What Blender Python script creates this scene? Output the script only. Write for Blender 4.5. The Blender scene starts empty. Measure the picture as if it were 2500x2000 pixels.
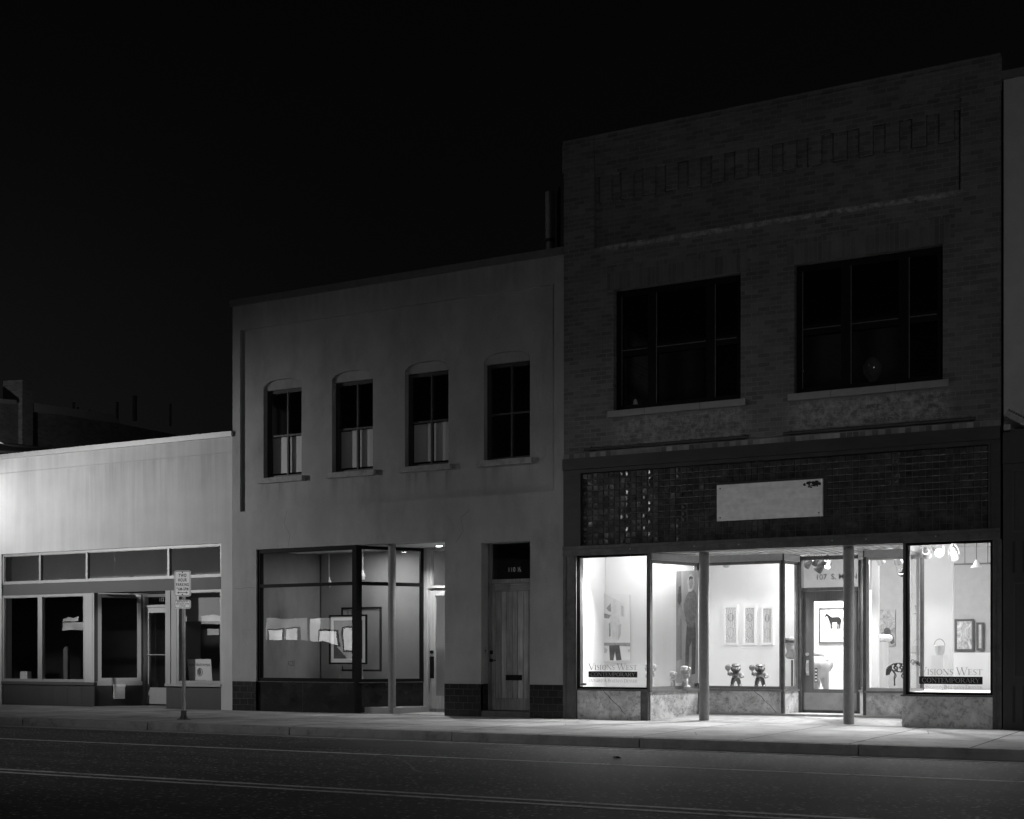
import bpy, math, random
from mathutils import Matrix, Vector
random.seed(7)
rad = math.radians
SC = bpy.context.scene
COL = SC.collection

# ------------------------------------------------------------------ camera
# street line: facades stand on Y = 0, +X to the right along the street, camera across the street
F, UC, VH, D, ZC = 3300., 1250., 1600., 22., 1.15
TH = math.atan(F / 6050.)
sT, cT = math.sin(TH), math.cos(TH)
cam = bpy.data.cameras.new('camera'); cam_o = bpy.data.objects.new('camera', cam); COL.objects.link(cam_o)
cam_o.location = (0, -D, ZC); cam_o.rotation_euler = (rad(90), 0, TH)
cam.sensor_width = 36; cam.lens = F / 2500 * 36; cam.shift_y = 600 / 2500
cam.clip_start = .1; cam.clip_end = 3000
SC.camera = cam_o
# ------------------------------------------------------------------ sky, exposure
SC.view_settings.view_transform = 'Standard'; SC.view_settings.look = 'None'
SC.view_settings.exposure = 0; SC.view_settings.gamma = 1
SC.cycles.use_denoising = True
SC.cycles.max_bounces = 10; SC.cycles.transparent_max_bounces = 16; SC.cycles.sample_clamp_indirect = 6
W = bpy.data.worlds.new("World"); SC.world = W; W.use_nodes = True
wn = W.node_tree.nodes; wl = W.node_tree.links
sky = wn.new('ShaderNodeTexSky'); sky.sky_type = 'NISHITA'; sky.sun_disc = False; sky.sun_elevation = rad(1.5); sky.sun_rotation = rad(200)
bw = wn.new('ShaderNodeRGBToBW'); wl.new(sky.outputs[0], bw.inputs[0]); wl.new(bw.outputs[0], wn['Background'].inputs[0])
# dim sky plus a lamp's flare painted low in the sky behind the left roofs
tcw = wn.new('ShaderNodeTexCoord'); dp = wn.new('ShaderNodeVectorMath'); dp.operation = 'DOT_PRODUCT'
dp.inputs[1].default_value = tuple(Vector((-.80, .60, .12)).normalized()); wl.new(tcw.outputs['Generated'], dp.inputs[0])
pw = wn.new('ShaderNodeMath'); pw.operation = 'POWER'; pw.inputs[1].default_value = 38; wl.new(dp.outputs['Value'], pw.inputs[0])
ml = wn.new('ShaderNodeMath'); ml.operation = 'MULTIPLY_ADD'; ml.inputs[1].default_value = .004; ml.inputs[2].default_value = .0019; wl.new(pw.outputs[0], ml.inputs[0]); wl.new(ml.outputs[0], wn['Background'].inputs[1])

def lamp(name, kind, loc, energy, size=.1, aim=None, spot=None, blend=.5, sy=None):
    l = bpy.data.lights.new(name, kind); l.energy = energy
    if kind == 'AREA':
        l.size = size
        if sy: l.shape = 'RECTANGLE'; l.size_y = sy
    else: l.shadow_soft_size = size
    if kind == 'SPOT': l.spot_size = rad(spot); l.spot_blend = blend
    o = bpy.data.objects.new(name, l); COL.objects.link(o); o.location = loc
    if aim is not None:
        o.rotation_euler = (Vector(aim) - Vector(loc)).to_track_quat('-Z', 'Y').to_euler()
    return o
# faint moonlight (the one distant light), overhead street lamps behind the camera, the bright lamp left of the frame
moon = bpy.data.lights.new('moon', 'SUN'); moon.energy = .012; moon.angle = rad(3)
mo = bpy.data.objects.new('moon', moon); COL.objects.link(mo); mo.rotation_euler = Vector((.5, .8, -.55)).to_track_quat('-Z', 'Y').to_euler()
STREET = dict(a=260, b=60, wall=700)

# ------------------------------------------------------------------ picture <-> street helpers (used for measuring only)
def P(u, v, Y=0.):
    a = (u - UC) / F; dx = -sT + a * cT; dy = cT + a * sT; t = (Y + D) / dy
    return dx * t, ZC + (VH - v) / F * t
def PX(u, Y=0.): return P(u, 1600, Y)[0]
def PZ(u, v, Y=0.): return P(u, v, Y)[1]

# ------------------------------------------------------------------ materials
MATS = {}
def nodes(m): return m.node_tree.nodes, m.node_tree.links
def mat(name, g, rough=.7, var=.15, scale=6., bump=.1, bscale=60., spec=.4, metal=0., stretch=(1, 1, 1), stain=0., sscale=1.2, coat=0., var2=0., s2=1., drips=()):
    """plain procedural surface: grey value with two octaves of mottling, bump and optional dark stains"""
    if name in MATS: return MATS[name]
    m = bpy.data.materials.new(name); m.use_nodes = True; n, l = nodes(m); b = n['Principled BSDF']
    tc = n.new('ShaderNodeTexCoord'); mp = n.new('ShaderNodeMapping'); mp.inputs['Scale'].default_value = stretch
    l.new(tc.outputs['Object'], mp.inputs[0])
    nz = n.new('ShaderNodeTexNoise'); nz.inputs['Scale'].default_value = scale; nz.inputs['Detail'].default_value = 6; nz.inputs['Roughness'].default_value = .65
    l.new(mp.outputs[0], nz.inputs[0])
    mr = n.new('ShaderNodeMapRange'); mr.inputs[1].default_value = .3; mr.inputs[2].default_value = .7
    mr.inputs[3].default_value = g * (1 - var); mr.inputs[4].default_value = g * (1 + var); l.new(nz.outputs[0], mr.inputs[0])
    out = mr.outputs[0]
    if var2:
        n2 = n.new('ShaderNodeTexNoise'); n2.inputs['Scale'].default_value = s2; n2.inputs['Detail'].default_value = 4
        l.new(tc.outputs['Object'], n2.inputs[0])
        r2 = n.new('ShaderNodeMapRange'); r2.inputs[1].default_value = .3; r2.inputs[2].default_value = .7; r2.inputs[3].default_value = 1 - var2; r2.inputs[4].default_value = 1 + var2
        l.new(n2.outputs[0], r2.inputs[0]); mu = n.new('ShaderNodeMath'); mu.operation = 'MULTIPLY'; l.new(out, mu.inputs[0]); l.new(r2.outputs[0], mu.inputs[1]); out = mu.outputs[0]
    if stain:
        n3 = n.new('ShaderNodeTexNoise'); n3.inputs['Scale'].default_value = sscale; n3.inputs['Detail'].default_value = 8; n3.inputs['Roughness'].default_value = .75
        l.new(mp.outputs[0], n3.inputs[0])
        r3 = n.new('ShaderNodeMapRange'); r3.inputs[1].default_value = .52; r3.inputs[2].default_value = .66; r3.inputs[3].default_value = 1; r3.inputs[4].default_value = 1 - stain
        l.new(n3.outputs[0], r3.inputs[0]); mu = n.new('ShaderNodeMath'); mu.operation = 'MULTIPLY'; l.new(out, mu.inputs[0]); l.new(r3.outputs[0], mu.inputs[1]); out = mu.outputs[0]
    if drips:      # rain streaks hanging below sills and ledges: x0, x1, top z, length, strength (object space)
        def mm(op, a, bb):
            q = n.new('ShaderNodeMath'); q.operation = op
            for i, w in enumerate((a, bb)):
                if isinstance(w, (int, float)): q.inputs[i].default_value = w
                else: l.new(w, q.inputs[i])
            return q.outputs[0]
        def ramp(s, a, c, x0=0, x1=1):
            q = n.new('ShaderNodeMapRange'); q.inputs[1].default_value = a; q.inputs[2].default_value = c; q.inputs[3].default_value = x0; q.inputs[4].default_value = x1; l.new(s, q.inputs[0]); return q.outputs[0]
        se = n.new('ShaderNodeSeparateXYZ'); l.new(tc.outputs['Object'], se.inputs[0])
        m2 = n.new('ShaderNodeMapping'); m2.inputs['Scale'].default_value = (9, 9, .5); l.new(tc.outputs['Object'], m2.inputs[0])
        nd = n.new('ShaderNodeTexNoise'); nd.inputs['Scale'].default_value = 1; nd.inputs['Detail'].default_value = 3; l.new(m2.outputs[0], nd.inputs[0]); streak = ramp(nd.outputs[0], .42, .62)
        tot = None
        for (x0, x1, zt, ln, st) in drips:
            w = mm('MULTIPLY', mm('MULTIPLY', ramp(se.outputs[0], x0, x0 + .12), ramp(se.outputs[0], x1 - .12, x1, 1, 0)), mm('MULTIPLY', ramp(se.outputs[2], zt - ln, zt - .02), ramp(se.outputs[2], zt - .02, zt, 1, 0)))
            w = mm('MULTIPLY', w, st); tot = w if tot is None else mm('ADD', tot, w)
        out = mm('MULTIPLY', out, mm('SUBTRACT', 1, mm('MULTIPLY', tot, streak)))
    l.new(out, b.inputs['Base Color'])
    rr = n.new('ShaderNodeMapRange'); rr.inputs[3].default_value = max(.03, rough - .12); rr.inputs[4].default_value = min(1, rough + .12); l.new(nz.outputs[0], rr.inputs[0]); l.new(rr.outputs[0], b.inputs['Roughness'])
    b.inputs['Metallic'].default_value = metal; b.inputs['Specular IOR Level'].default_value = spec
    b.inputs['Coat Weight'].default_value = coat
    if bump:
        nb = n.new('ShaderNodeTexNoise'); nb.inputs['Scale'].default_value = bscale; nb.inputs['Detail'].default_value = 4; l.new(mp.outputs[0], nb.inputs[0])
        bp = n.new('ShaderNodeBump'); bp.inputs['Strength'].default_value = bump; bp.inputs['Distance'].default_value = .02
        l.new(nb.outputs[0], bp.inputs['Height']); l.new(bp.outputs[0], b.inputs['Normal'])
    MATS[name] = m; return m

def emis(name, g, s):
    if name in MATS: return MATS[name]
    m = bpy.data.materials.new(name); m.use_nodes = True; n, l = nodes(m); b = n['Principled BSDF']
    b.inputs['Base Color'].default_value = (g, g, g, 1); b.inputs['Emission Color'].default_value = (1, 1, 1, 1)
    tc = n.new('ShaderNodeTexCoord'); nz = n.new('ShaderNodeTexNoise'); nz.inputs['Scale'].default_value = 1.7; nz.inputs['Detail'].default_value = 5; l.new(tc.outputs['Object'], nz.inputs[0])
    mr = n.new('ShaderNodeMapRange'); mr.inputs[1].default_value = .3; mr.inputs[2].default_value = .7; mr.inputs[3].default_value = s * .7; mr.inputs[4].default_value = s * 1.2
    l.new(nz.outputs[0], mr.inputs[0]); l.new(mr.outputs[0], b.inputs['Emission Strength'])
    MATS[name] = m; return m

def glass(name, ior=1.7, tint=.92, wav=.0):
    if name in MATS: return MATS[name]
    m = bpy.data.materials.new(name); m.use_nodes = True; n, l = nodes(m); n.remove(n['Principled BSDF'])
    # two-sided Schlick reflectance of a pane (both faces together)
    f0 = min(.3, 1.8 * ((ior - 1) / (ior + 1)) ** 2); lw = n.new('ShaderNodeLayerWeight'); lw.inputs[0].default_value = .5
    pw = n.new('ShaderNodeMath'); pw.operation = 'POWER'; pw.inputs[1].default_value = 5; l.new(lw.outputs['Facing'], pw.inputs[0])
    fr = n.new('ShaderNodeMath'); fr.operation = 'MULTIPLY_ADD'; fr.inputs[1].default_value = 1 - f0; fr.inputs[2].default_value = f0; l.new(pw.outputs[0], fr.inputs[0])
    tr = n.new('ShaderNodeBsdfTransparent'); tr.inputs[0].default_value = (tint, tint, tint, 1)
    gl = n.new('ShaderNodeBsdfGlossy'); gl.inputs['Roughness'].default_value = .0
    mx = n.new('ShaderNodeMixShader'); l.new(fr.outputs[0], mx.inputs[0]); l.new(tr.outputs[0], mx.inputs[1]); l.new(gl.outputs[0], mx.inputs[2])
    if wav:
        tc = n.new('ShaderNodeTexCoord'); nb = n.new('ShaderNodeTexNoise'); nb.inputs['Scale'].default_value = 1.6; nb.inputs['Detail'].default_value = 1
        l.new(tc.outputs['Object'], nb.inputs[0]); bp = n.new('ShaderNodeBump'); bp.inputs['Strength'].default_value = wav; bp.inputs['Distance'].default_value = .01
        l.new(nb.outputs[0], bp.inputs['Height']); l.new(bp.outputs[0], gl.inputs['Normal'])
    l.new(mx.outputs[0], n['Material Output'].inputs[0])
    MATS[name] = m; return m

def xz_vec(n, l):
    tc = n.new('ShaderNodeTexCoord'); se = n.new('ShaderNodeSeparateXYZ'); l.new(tc.outputs['Object'], se.inputs[0])
    ad = n.new('ShaderNodeMath'); l.new(se.outputs[0], ad.inputs[0]); l.new(se.outputs[1], ad.inputs[1])
    co = n.new('ShaderNodeCombineXYZ'); l.new(ad.outputs[0], co.inputs[0]); l.new(se.outputs[2], co.inputs[1])
    return tc, se, co

def grid_mat(name, g, gm, bw_, bh, mortar, rough=.8, offset=.5, var=.35, bump=.6, spec=.3, effl=(), xyplane=False, squash=1, mrough=.9, stain=.25):
    """coursed surface (bricks, tiles, paving) with real mortar depth through bump; effl = white salt stains (x0,x1,z0,z1)"""
    m = bpy.data.materials.new(name); m.use_nodes = True; n, l = nodes(m); b = n['Principled BSDF']
    tc, se, co = xz_vec(n, l)
    vec = tc.outputs['Object'] if xyplane else co.outputs[0]
    wb = n.new('ShaderNodeTexNoise'); wb.inputs['Scale'].default_value = 3.; l.new(vec, wb.inputs[0])
    wm = n.new('ShaderNodeVectorMath'); wm.operation = 'MULTIPLY_ADD'; wm.inputs[1].default_value = (.012, .012, 0); l.new(wb.outputs['Color'], wm.inputs[0]); l.new(vec, wm.inputs[2])
    br = n.new('ShaderNodeTexBrick'); br.inputs['Scale'].default_value = 1; br.inputs['Brick Width'].default_value = bw_; br.inputs['Row Height'].default_value = bh
    br.inputs['Mortar Size'].default_value = mortar; br.inputs['Mortar Smooth'].default_value = .3; br.inputs['Bias'].default_value = 0; br.offset = offset; br.squash = squash
    br.inputs['Color1'].default_value = (g * (1 - var),) * 3 + (1,); br.inputs['Color2'].default_value = (g * (1 + var),) * 3 + (1,); br.inputs['Mortar'].default_value = (gm, gm, gm, 1)
    l.new(wm.outputs[0], br.inputs[0])
    nz = n.new('ShaderNodeTexNoise'); nz.inputs['Scale'].default_value = 1.1; nz.inputs['Detail'].default_value = 8; nz.inputs['Roughness'].default_value = .7; l.new(vec, nz.inputs[0])
    mr = n.new('ShaderNodeMapRange'); mr.inputs[1].default_value = .3; mr.inputs[2].default_value = .7; mr.inputs[3].default_value = 1 - stain; mr.inputs[4].default_value = 1 + stain; l.new(nz.outputs[0], mr.inputs[0])
    mx = n.new('ShaderNodeMix'); mx.data_type = 'RGBA'; mx.blend_type = 'MULTIPLY'; mx.inputs[0].default_value = 1; l.new(br.outputs[0], mx.inputs[6]); l.new(mr.outputs[0], mx.inputs[7])
    out = mx.outputs[2]
    if effl:
        tot = None
        def mm(op, a, bb):
            q = n.new('ShaderNodeMath'); q.operation = op
            for i, w in enumerate((a, bb)):
                if isinstance(w, (int, float)): q.inputs[i].default_value = w
                else: l.new(w, q.inputs[i])
            return q.outputs[0]
        def ramp(s, a, c, x0=0, x1=1):
            q = n.new('ShaderNodeMapRange'); q.inputs[1].default_value = a; q.inputs[2].default_value = c; q.inputs[3].default_value = x0; q.inputs[4].default_value = x1; l.new(s, q.inputs[0]); return q.outputs[0]
        for (x0, x1, z0, z1, st) in effl:
            e = .12 * (z1 - z0) + .02
            w = mm('MULTIPLY', mm('MULTIPLY', ramp(se.outputs[0], x0, x0 + .3), ramp(se.outputs[0], x1 - .3, x1, 1, 0)), mm('MULTIPLY', ramp(se.outputs[2], z0, z0 + e), ramp(se.outputs[2], z1 - e, z1, 1, 0)))
            w = mm('MULTIPLY', w, st); tot = w if tot is None else mm('ADD', tot, w)
        n4 = n.new('ShaderNodeTexNoise'); n4.inputs['Scale'].default_value = 7; n4.inputs['Detail'].default_value = 6; n4.inputs['Roughness'].default_value = .8; l.new(vec, n4.inputs[0])
        tot = mm('MULTIPLY', tot, ramp(n4.outputs[0], .42, .62))
        m2 = n.new('ShaderNodeMix'); m2.data_type = 'RGBA'; l.new(tot, m2.inputs[0]); l.new(out, m2.inputs[6]); m2.inputs[7].default_value = (.5, .5, .5, 1); out = m2.outputs[2]
    if xyplane:    # trodden gum spots
        vo = n.new('ShaderNodeTexVoronoi'); vo.inputs['Scale'].default_value = 3.2; l.new(vec, vo.inputs[0])
        rs = n.new('ShaderNodeMapRange'); rs.inputs[1].default_value = .07; rs.inputs[2].default_value = .11; rs.inputs[3].default_value = .5; rs.inputs[4].default_value = 1; l.new(vo.outputs['Distance'], rs.inputs[0])
        mg = n.new('ShaderNodeMix'); mg.data_type = 'RGBA'; mg.blend_type = 'MULTIPLY'; mg.inputs[0].default_value = 1; l.new(out, mg.inputs[6]); l.new(rs.outputs[0], mg.inputs[7]); out = mg.outputs[2]
    l.new(out, b.inputs['Base Color'])
    rr = n.new('ShaderNodeMapRange'); rr.inputs[3].default_value = rough; rr.inputs[4].default_value = mrough; l.new(br.outputs['Fac'], rr.inputs[0]); l.new(rr.outputs[0], b.inputs['Roughness'])
    b.inputs['Specular IOR Level'].default_value = spec
    n5 = n.new('ShaderNodeTexNoise'); n5.inputs['Scale'].default_value = 40; l.new(vec, n5.inputs[0])
    sm = n.new('ShaderNodeMath'); sm.operation = 'MULTIPLY_ADD'; sm.inputs[1].default_value = .25; l.new(n5.outputs[0], sm.inputs[0])
    iv = n.new('ShaderNodeMath'); iv.operation = 'SUBTRACT'; iv.inputs[0].default_value = 1; l.new(br.outputs['Fac'], iv.inputs[1]); l.new(iv.outputs[0], sm.inputs[2])
    bp = n.new('ShaderNodeBump'); bp.inputs['Strength'].default_value = bump; bp.inputs['Distance'].default_value = .012; l.new(sm.outputs[0], bp.inputs['Height']); l.new(bp.outputs[0], b.inputs['Normal'])
    MATS[name] = m; return m

def asphalt():
    m = bpy.data.materials.new('asphalt'); m.use_nodes = True; n, l = nodes(m); b = n['Principled BSDF']
    tc = n.new('ShaderNodeTexCoord')
    a = n.new('ShaderNodeTexNoise'); a.inputs['Scale'].default_value = 30; a.inputs['Detail'].default_value = 5; a.inputs['Roughness'].default_value = .8; l.new(tc.outputs['Object'], a.inputs[0])
    v = n.new('ShaderNodeTexVoronoi'); v.inputs['Scale'].default_value = 36; l.new(tc.outputs['Object'], v.inputs[0])
    c = n.new('ShaderNodeTexNoise'); c.inputs['Scale'].default_value = .5; c.inputs['Detail'].default_value = 6; l.new(tc.outputs['Object'], c.inputs[0])
    r1 = n.new('ShaderNodeMapRange'); r1.inputs[1].default_value = .3; r1.inputs[2].default_value = .75; r1.inputs[3].default_value = .012; r1.inputs[4].default_value = .042; l.new(a.outputs[0], r1.inputs[0])
    r2 = n.new('ShaderNodeMapRange'); r2.inputs[1].default_value = .3; r2.inputs[2].default_value = .7; r2.inputs[3].default_value = .75; r2.inputs[4].default_value = 1.25; l.new(c.outputs[0], r2.inputs[0])
    mu = n.new('ShaderNodeMath'); mu.operation = 'MULTIPLY'; l.new(r1.outputs[0], mu.inputs[0]); l.new(r2.outputs[0], mu.inputs[1])
    # sparse pale aggregate
    r3 = n.new('ShaderNodeMapRange'); r3.inputs[1].default_value = .93; r3.inputs[2].default_value = .98; r3.inputs[4].default_value = .25
    se = n.new('ShaderNodeSeparateColor'); l.new(v.outputs['Color'], se.inputs[0]); l.new(se.outputs[0], r3.inputs[0])
    mp = n.new('ShaderNodeMapping'); mp.inputs['Scale'].default_value = (.06, 1.1, 1); l.new(tc.outputs['Object'], mp.inputs[0])
    w = n.new('ShaderNodeTexNoise'); w.inputs['Scale'].default_value = 1.3; w.inputs['Detail'].default_value = 5; l.new(mp.outputs[0], w.inputs[0])
    r4 = n.new('ShaderNodeMapRange'); r4.inputs[1].default_value = .35; r4.inputs[2].default_value = .65; r4.inputs[3].default_value = .6; r4.inputs[4].default_value = 1.4; l.new(w.outputs[0], r4.inputs[0])
    m4 = n.new('ShaderNodeMath'); m4.operation = 'MULTIPLY'; l.new(mu.outputs[0], m4.inputs[0]); l.new(r4.outputs[0], m4.inputs[1])
    ad = n.new('ShaderNodeMath'); l.new(m4.outputs[0], ad.inputs[0]); l.new(r3.outputs[0], ad.inputs[1]); l.new(ad.outputs[0], b.inputs['Base Color'])
    b.inputs['Roughness'].default_value = .72; b.inputs['Specular IOR Level'].default_value = .3
    bp = n.new('ShaderNodeBump'); bp.inputs['Strength'].default_value = .9; bp.inputs['Distance'].default_value = .012; l.new(a.outputs[0], bp.inputs['Height']); l.new(bp.outputs[0], b.inputs['Normal'])
    return m

def cracked(name, g, rough=.6, veins=.75, scale=2.2):
    """veined, stained marble slabs"""
    m = bpy.data.materials.new(name); m.use_nodes = True; n, l = nodes(m); b = n['Principled BSDF']
    tc = n.new('ShaderNodeTexCoord')
    nz = n.new('ShaderNodeTexNoise'); nz.inputs['Scale'].default_value = scale; nz.inputs['Detail'].default_value = 10; nz.inputs['Roughness'].default_value = .72; nz.inputs['Distortion'].default_value = .8; l.new(tc.outputs['Object'], nz.inputs[0])
    r1 = n.new('ShaderNodeMapRange'); r1.inputs[1].default_value = .3; r1.inputs[2].default_value = .7; r1.inputs[3].default_value = g * .45; r1.inputs[4].default_value = g * 1.3; l.new(nz.outputs[0], r1.inputs[0])
    wm = n.new('ShaderNodeVectorMath'); wm.operation = 'MULTIPLY_ADD'; wm.inputs[1].default_value = (.9, .9, .9); l.new(nz.outputs['Color'], wm.inputs[0]); l.new(tc.outputs['Object'], wm.inputs[2])
    vo = n.new('ShaderNodeTexVoronoi'); vo.feature = 'DISTANCE_TO_EDGE'; vo.inputs['Scale'].default_value = .8; l.new(wm.outputs[0], vo.inputs[0])
    r2 = n.new('ShaderNodeMapRange'); r2.inputs[1].default_value = .0; r2.inputs[2].default_value = .008; r2.inputs[3].default_value = 1 - veins; r2.inputs[4].default_value = 1; l.new(vo.outputs[0], r2.inputs[0])
    n2 = n.new('ShaderNodeTexNoise'); n2.inputs['Scale'].default_value = 9; n2.inputs['Detail'].default_value = 8; n2.inputs['Roughness'].default_value = .8; l.new(tc.outputs['Object'], n2.inputs[0])
    r3 = n.new('ShaderNodeMapRange'); r3.inputs[1].default_value = .5; r3.inputs[2].default_value = .68; r3.inputs[3].default_value = 1; r3.inputs[4].default_value = .25; l.new(n2.outputs[0], r3.inputs[0])
    mu = n.new('ShaderNodeMath'); mu.operation = 'MULTIPLY'; l.new(r1.outputs[0], mu.inputs[0]); l.new(r2.outputs[0], mu.inputs[1])
    m2 = n.new('ShaderNodeMath'); m2.operation = 'MULTIPLY'; l.new(mu.outputs[0], m2.inputs[0]); l.new(r3.outputs[0], m2.inputs[1]); l.new(m2.outputs[0], b.inputs['Base Color'])
    b.inputs['Roughness'].default_value = rough
    bp = n.new('ShaderNodeBump'); bp.inputs['Strength'].default_value = .3; bp.inputs['Distance'].default_value = .01; l.new(m2.outputs[0], bp.inputs['Height']); l.new(bp.outputs[0], b.inputs['Normal'])
    MATS[name] = m; return m

def pattern(name, lo, hi, scale, kind='wave', dist=6, stretch=(1, 1, 1)):
    m = bpy.data.materials.new(name); m.use_nodes = True; n, l = nodes(m); b = n['Principled BSDF']
    tc = n.new('ShaderNodeTexCoord'); mp = n.new('ShaderNodeMapping'); mp.inputs['Scale'].default_value = stretch; l.new(tc.outputs['Object'], mp.inputs[0])
    if kind == 'wave':
        t = n.new('ShaderNodeTexWave'); t.inputs['Scale'].default_value = scale; t.inputs['Distortion'].default_value = dist; t.inputs['Detail'].default_value = 3; o = t.outputs['Fac']
    elif kind == 'noise':
        t = n.new('ShaderNodeTexNoise'); t.inputs['Scale'].default_value = scale; t.inputs['Detail'].default_value = 9; t.inputs['Roughness'].default_value = .75; t.inputs['Distortion'].default_value = dist; o = t.outputs[0]
    else:
        t = n.new('ShaderNodeTexVoronoi'); t.inputs['Scale'].default_value = scale; o = t.outputs['Distance']
    l.new(mp.outputs[0], t.inputs[0])
    mr = n.new('ShaderNodeMapRange'); mr.inputs[1].default_value = .3 if kind == 'noise' else .1; mr.inputs[2].default_value = .7; mr.inputs[3].default_value = lo; mr.inputs[4].default_value = hi; l.new(o, mr.inputs[0])
    l.new(mr.outputs[0], b.inputs['Base Color']); b.inputs['Roughness'].default_value = .6
    return m

# ------------------------------------------------------------------ mesh helpers
class MB:
    def __init__(s, M=None): s.v = []; s.f = []; s.M = M or Matrix()
    def pt(s, p): s.v.append(tuple(s.M @ Vector(p))); return len(s.v) - 1
    def face(s, ps): s.f.append([s.pt(p) for p in ps]); return s
    def box(s, x0, x1, y0, y1, z0, z1):
        if x0 > x1: x0, x1 = x1, x0
        if y0 > y1: y0, y1 = y1, y0
        if z0 > z1: z0, z1 = z1, z0
        i = [s.pt((x, y, z)) for z in (z0, z1) for y in (y0, y1) for x in (x0, x1)]
        for q in ((0, 2, 3, 1), (4, 5, 7, 6), (0, 1, 5, 4), (2, 6, 7, 3), (0, 4, 6, 2), (1, 3, 7, 5)): s.f.append([i[k] for k in q])
        return s
    def prism(s, pts, y0, y1):           # outline in x,z pushed along y
        a = [s.pt((x, y0, z)) for x, z in pts]; b = [s.pt((x, y1, z)) for x, z in pts]; n = len(pts)
        s.f.append(a); s.f.append(b[::-1])
        for k in range(n): s.f.append([a[k], b[k], b[(k + 1) % n], a[(k + 1) % n]])
        return s
    def prismz(s, pts, z0, z1):          # outline in x,y pushed along z
        a = [s.pt((x, y, z0)) for x, y in pts]; b = [s.pt((x, y, z1)) for x, y in pts]; n = len(pts)
        s.f.append(a[::-1]); s.f.append(b)
        for k in range(n): s.f.append([a[k], a[(k + 1) % n], b[(k + 1) % n], b[k]])
        return s
    def tube(s, p, q, r0, r1=None, n=12, cap=True):
        r1 = r0 if r1 is None else r1; p = Vector(p); q = Vector(q); d = (q - p).normalized()
        a = d.orthogonal().normalized(); b = d.cross(a)
        A = [s.pt(p + (a * math.cos(t) + b * math.sin(t)) * r0) for t in [2 * math.pi * k / n for k in range(n)]]
        B = [s.pt(q + (a * math.cos(t) + b * math.sin(t)) * r1) for t in [2 * math.pi * k / n for k in range(n)]]
        for k in range(n): s.f.append([A[k], A[(k + 1) % n], B[(k + 1) % n], B[k]])
        if cap: s.f.append(A[::-1]); s.f.append(B)
        return s
    def path(s, pts, r, n=8):
        for i in range(len(pts) - 1): s.tube(pts[i], pts[i + 1], r if not isinstance(r, (list, tuple)) else r[i], r if not isinstance(r, (list, tuple)) else r[i + 1], n)
        return s
    def lathe(s, c, prof, n=24):
        rings = [[s.pt((c[0] + r * math.cos(2 * math.pi * k / n), c[1] + r * math.sin(2 * math.pi * k / n), c[2] + z)) for k in range(n)] for r, z in prof]
        for a, b in zip(rings, rings[1:]):
            for k in range(n): s.f.append([a[k], a[(k + 1) % n], b[(k + 1) % n], b[k]])
        s.f.append(rings[0][::-1]); s.f.append(rings[-1]); return s
    def ell(s, c, rx, ry, rz, n=14, m=9):
        top = s.pt((c[0], c[1], c[2] + rz)); bot = s.pt((c[0], c[1], c[2] - rz)); R = []
        for j in range(1, m):
            t = math.pi * j / m
            R.append([s.pt((c[0] + rx * math.sin(t) * math.cos(2 * math.pi * k / n), c[1] + ry * math.sin(t) * math.sin(2 * math.pi * k / n), c[2] + rz * math.cos(t))) for k in range(n)])
        for k in range(n): s.f.append([top, R[0][k], R[0][(k + 1) % n]]); s.f.append([bot, R[-1][(k + 1) % n], R[-1][k]])
        for a, b in zip(R, R[1:]):
            for k in range(n): s.f.append([a[k], b[k], b[(k + 1) % n], a[(k + 1) % n]])
        return s
    def wall(s, x0, x1, z0, z1, y0, y1, holes=()):
        """flat wall with rectangular openings and their reveals"""
        xs = sorted({x0, x1, *[h[0] for h in holes], *[h[1] for h in holes]}); zs = sorted({z0, z1, *[h[2] for h in holes], *[h[3] for h in holes]})
        xs = [x for x in xs if x0 <= x <= x1]; zs = [z for z in zs if z0 <= z <= z1]
        inh = lambda x, z: any(h[0] < x < h[1] and h[2] < z < h[3] for h in holes)
        for i in range(len(xs) - 1):
            for j in range(len(zs) - 1):
                a, b, c, d = xs[i], xs[i + 1], zs[j], zs[j + 1]
                if inh((a + b) / 2, (c + d) / 2): continue
                s.face([(a, y0, c), (b, y0, c), (b, y0, d), (a, y0, d)]); s.face([(b, y1, c), (a, y1, c), (a, y1, d), (b, y1, d)])
        for h in holes:
            a, b, c, d = h
            s.face([(a, y0, c), (a, y1, c), (a, y1, d), (a, y0, d)]); s.face([(b, y1, c), (b, y0, c), (b, y0, d), (b, y1, d)])
            if d < z1: s.face([(a, y0, d), (a, y1, d), (b, y1, d), (b, y0, d)])
            if c > z0: s.face([(a, y1, c), (a, y0, c), (b, y0, c), (b, y1, c)])
        s.face([(x0, y1, z0), (x0, y0, z0), (x0, y0, z1), (x0, y1, z1)]); s.face([(x1, y0, z0), (x1, y1, z0), (x1, y1, z1), (x1, y0, z1)])
        s.face([(x0, y0, z1), (x1, y0, z1), (x1, y1, z1), (x0, y1, z1)])
        return s
    def build(s, name, m, parent=None, label=None, smooth=False, bevel=0, remesh=0):
        org = Vector(parent['org']) if parent is not None else Vector((0, 0, 0))
        me = bpy.data.meshes.new(name); me.from_pydata([tuple(Vector(p) - org) for p in s.v], [], s.f); me.update()
        o = bpy.data.objects.new(name, me); COL.objects.link(o); me.materials.append(m)
        if parent is not None: o.parent = parent
        o['org'] = tuple(org)
        if label: o['label'] = label
        if smooth:
            for p in me.polygons: p.use_smooth = True
        if remesh:
            r = o.modifiers.new('r', 'REMESH'); r.mode = 'VOXEL'; r.voxel_size = remesh; r.use_smooth_shade = True
            k = o.modifiers.new('s', 'SMOOTH'); k.iterations = 4
        if bevel:
            b = o.modifiers.new('b', 'BEVEL'); b.width = bevel; b.segments = 2; b.limit_method = 'ANGLE'
        return o

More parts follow.
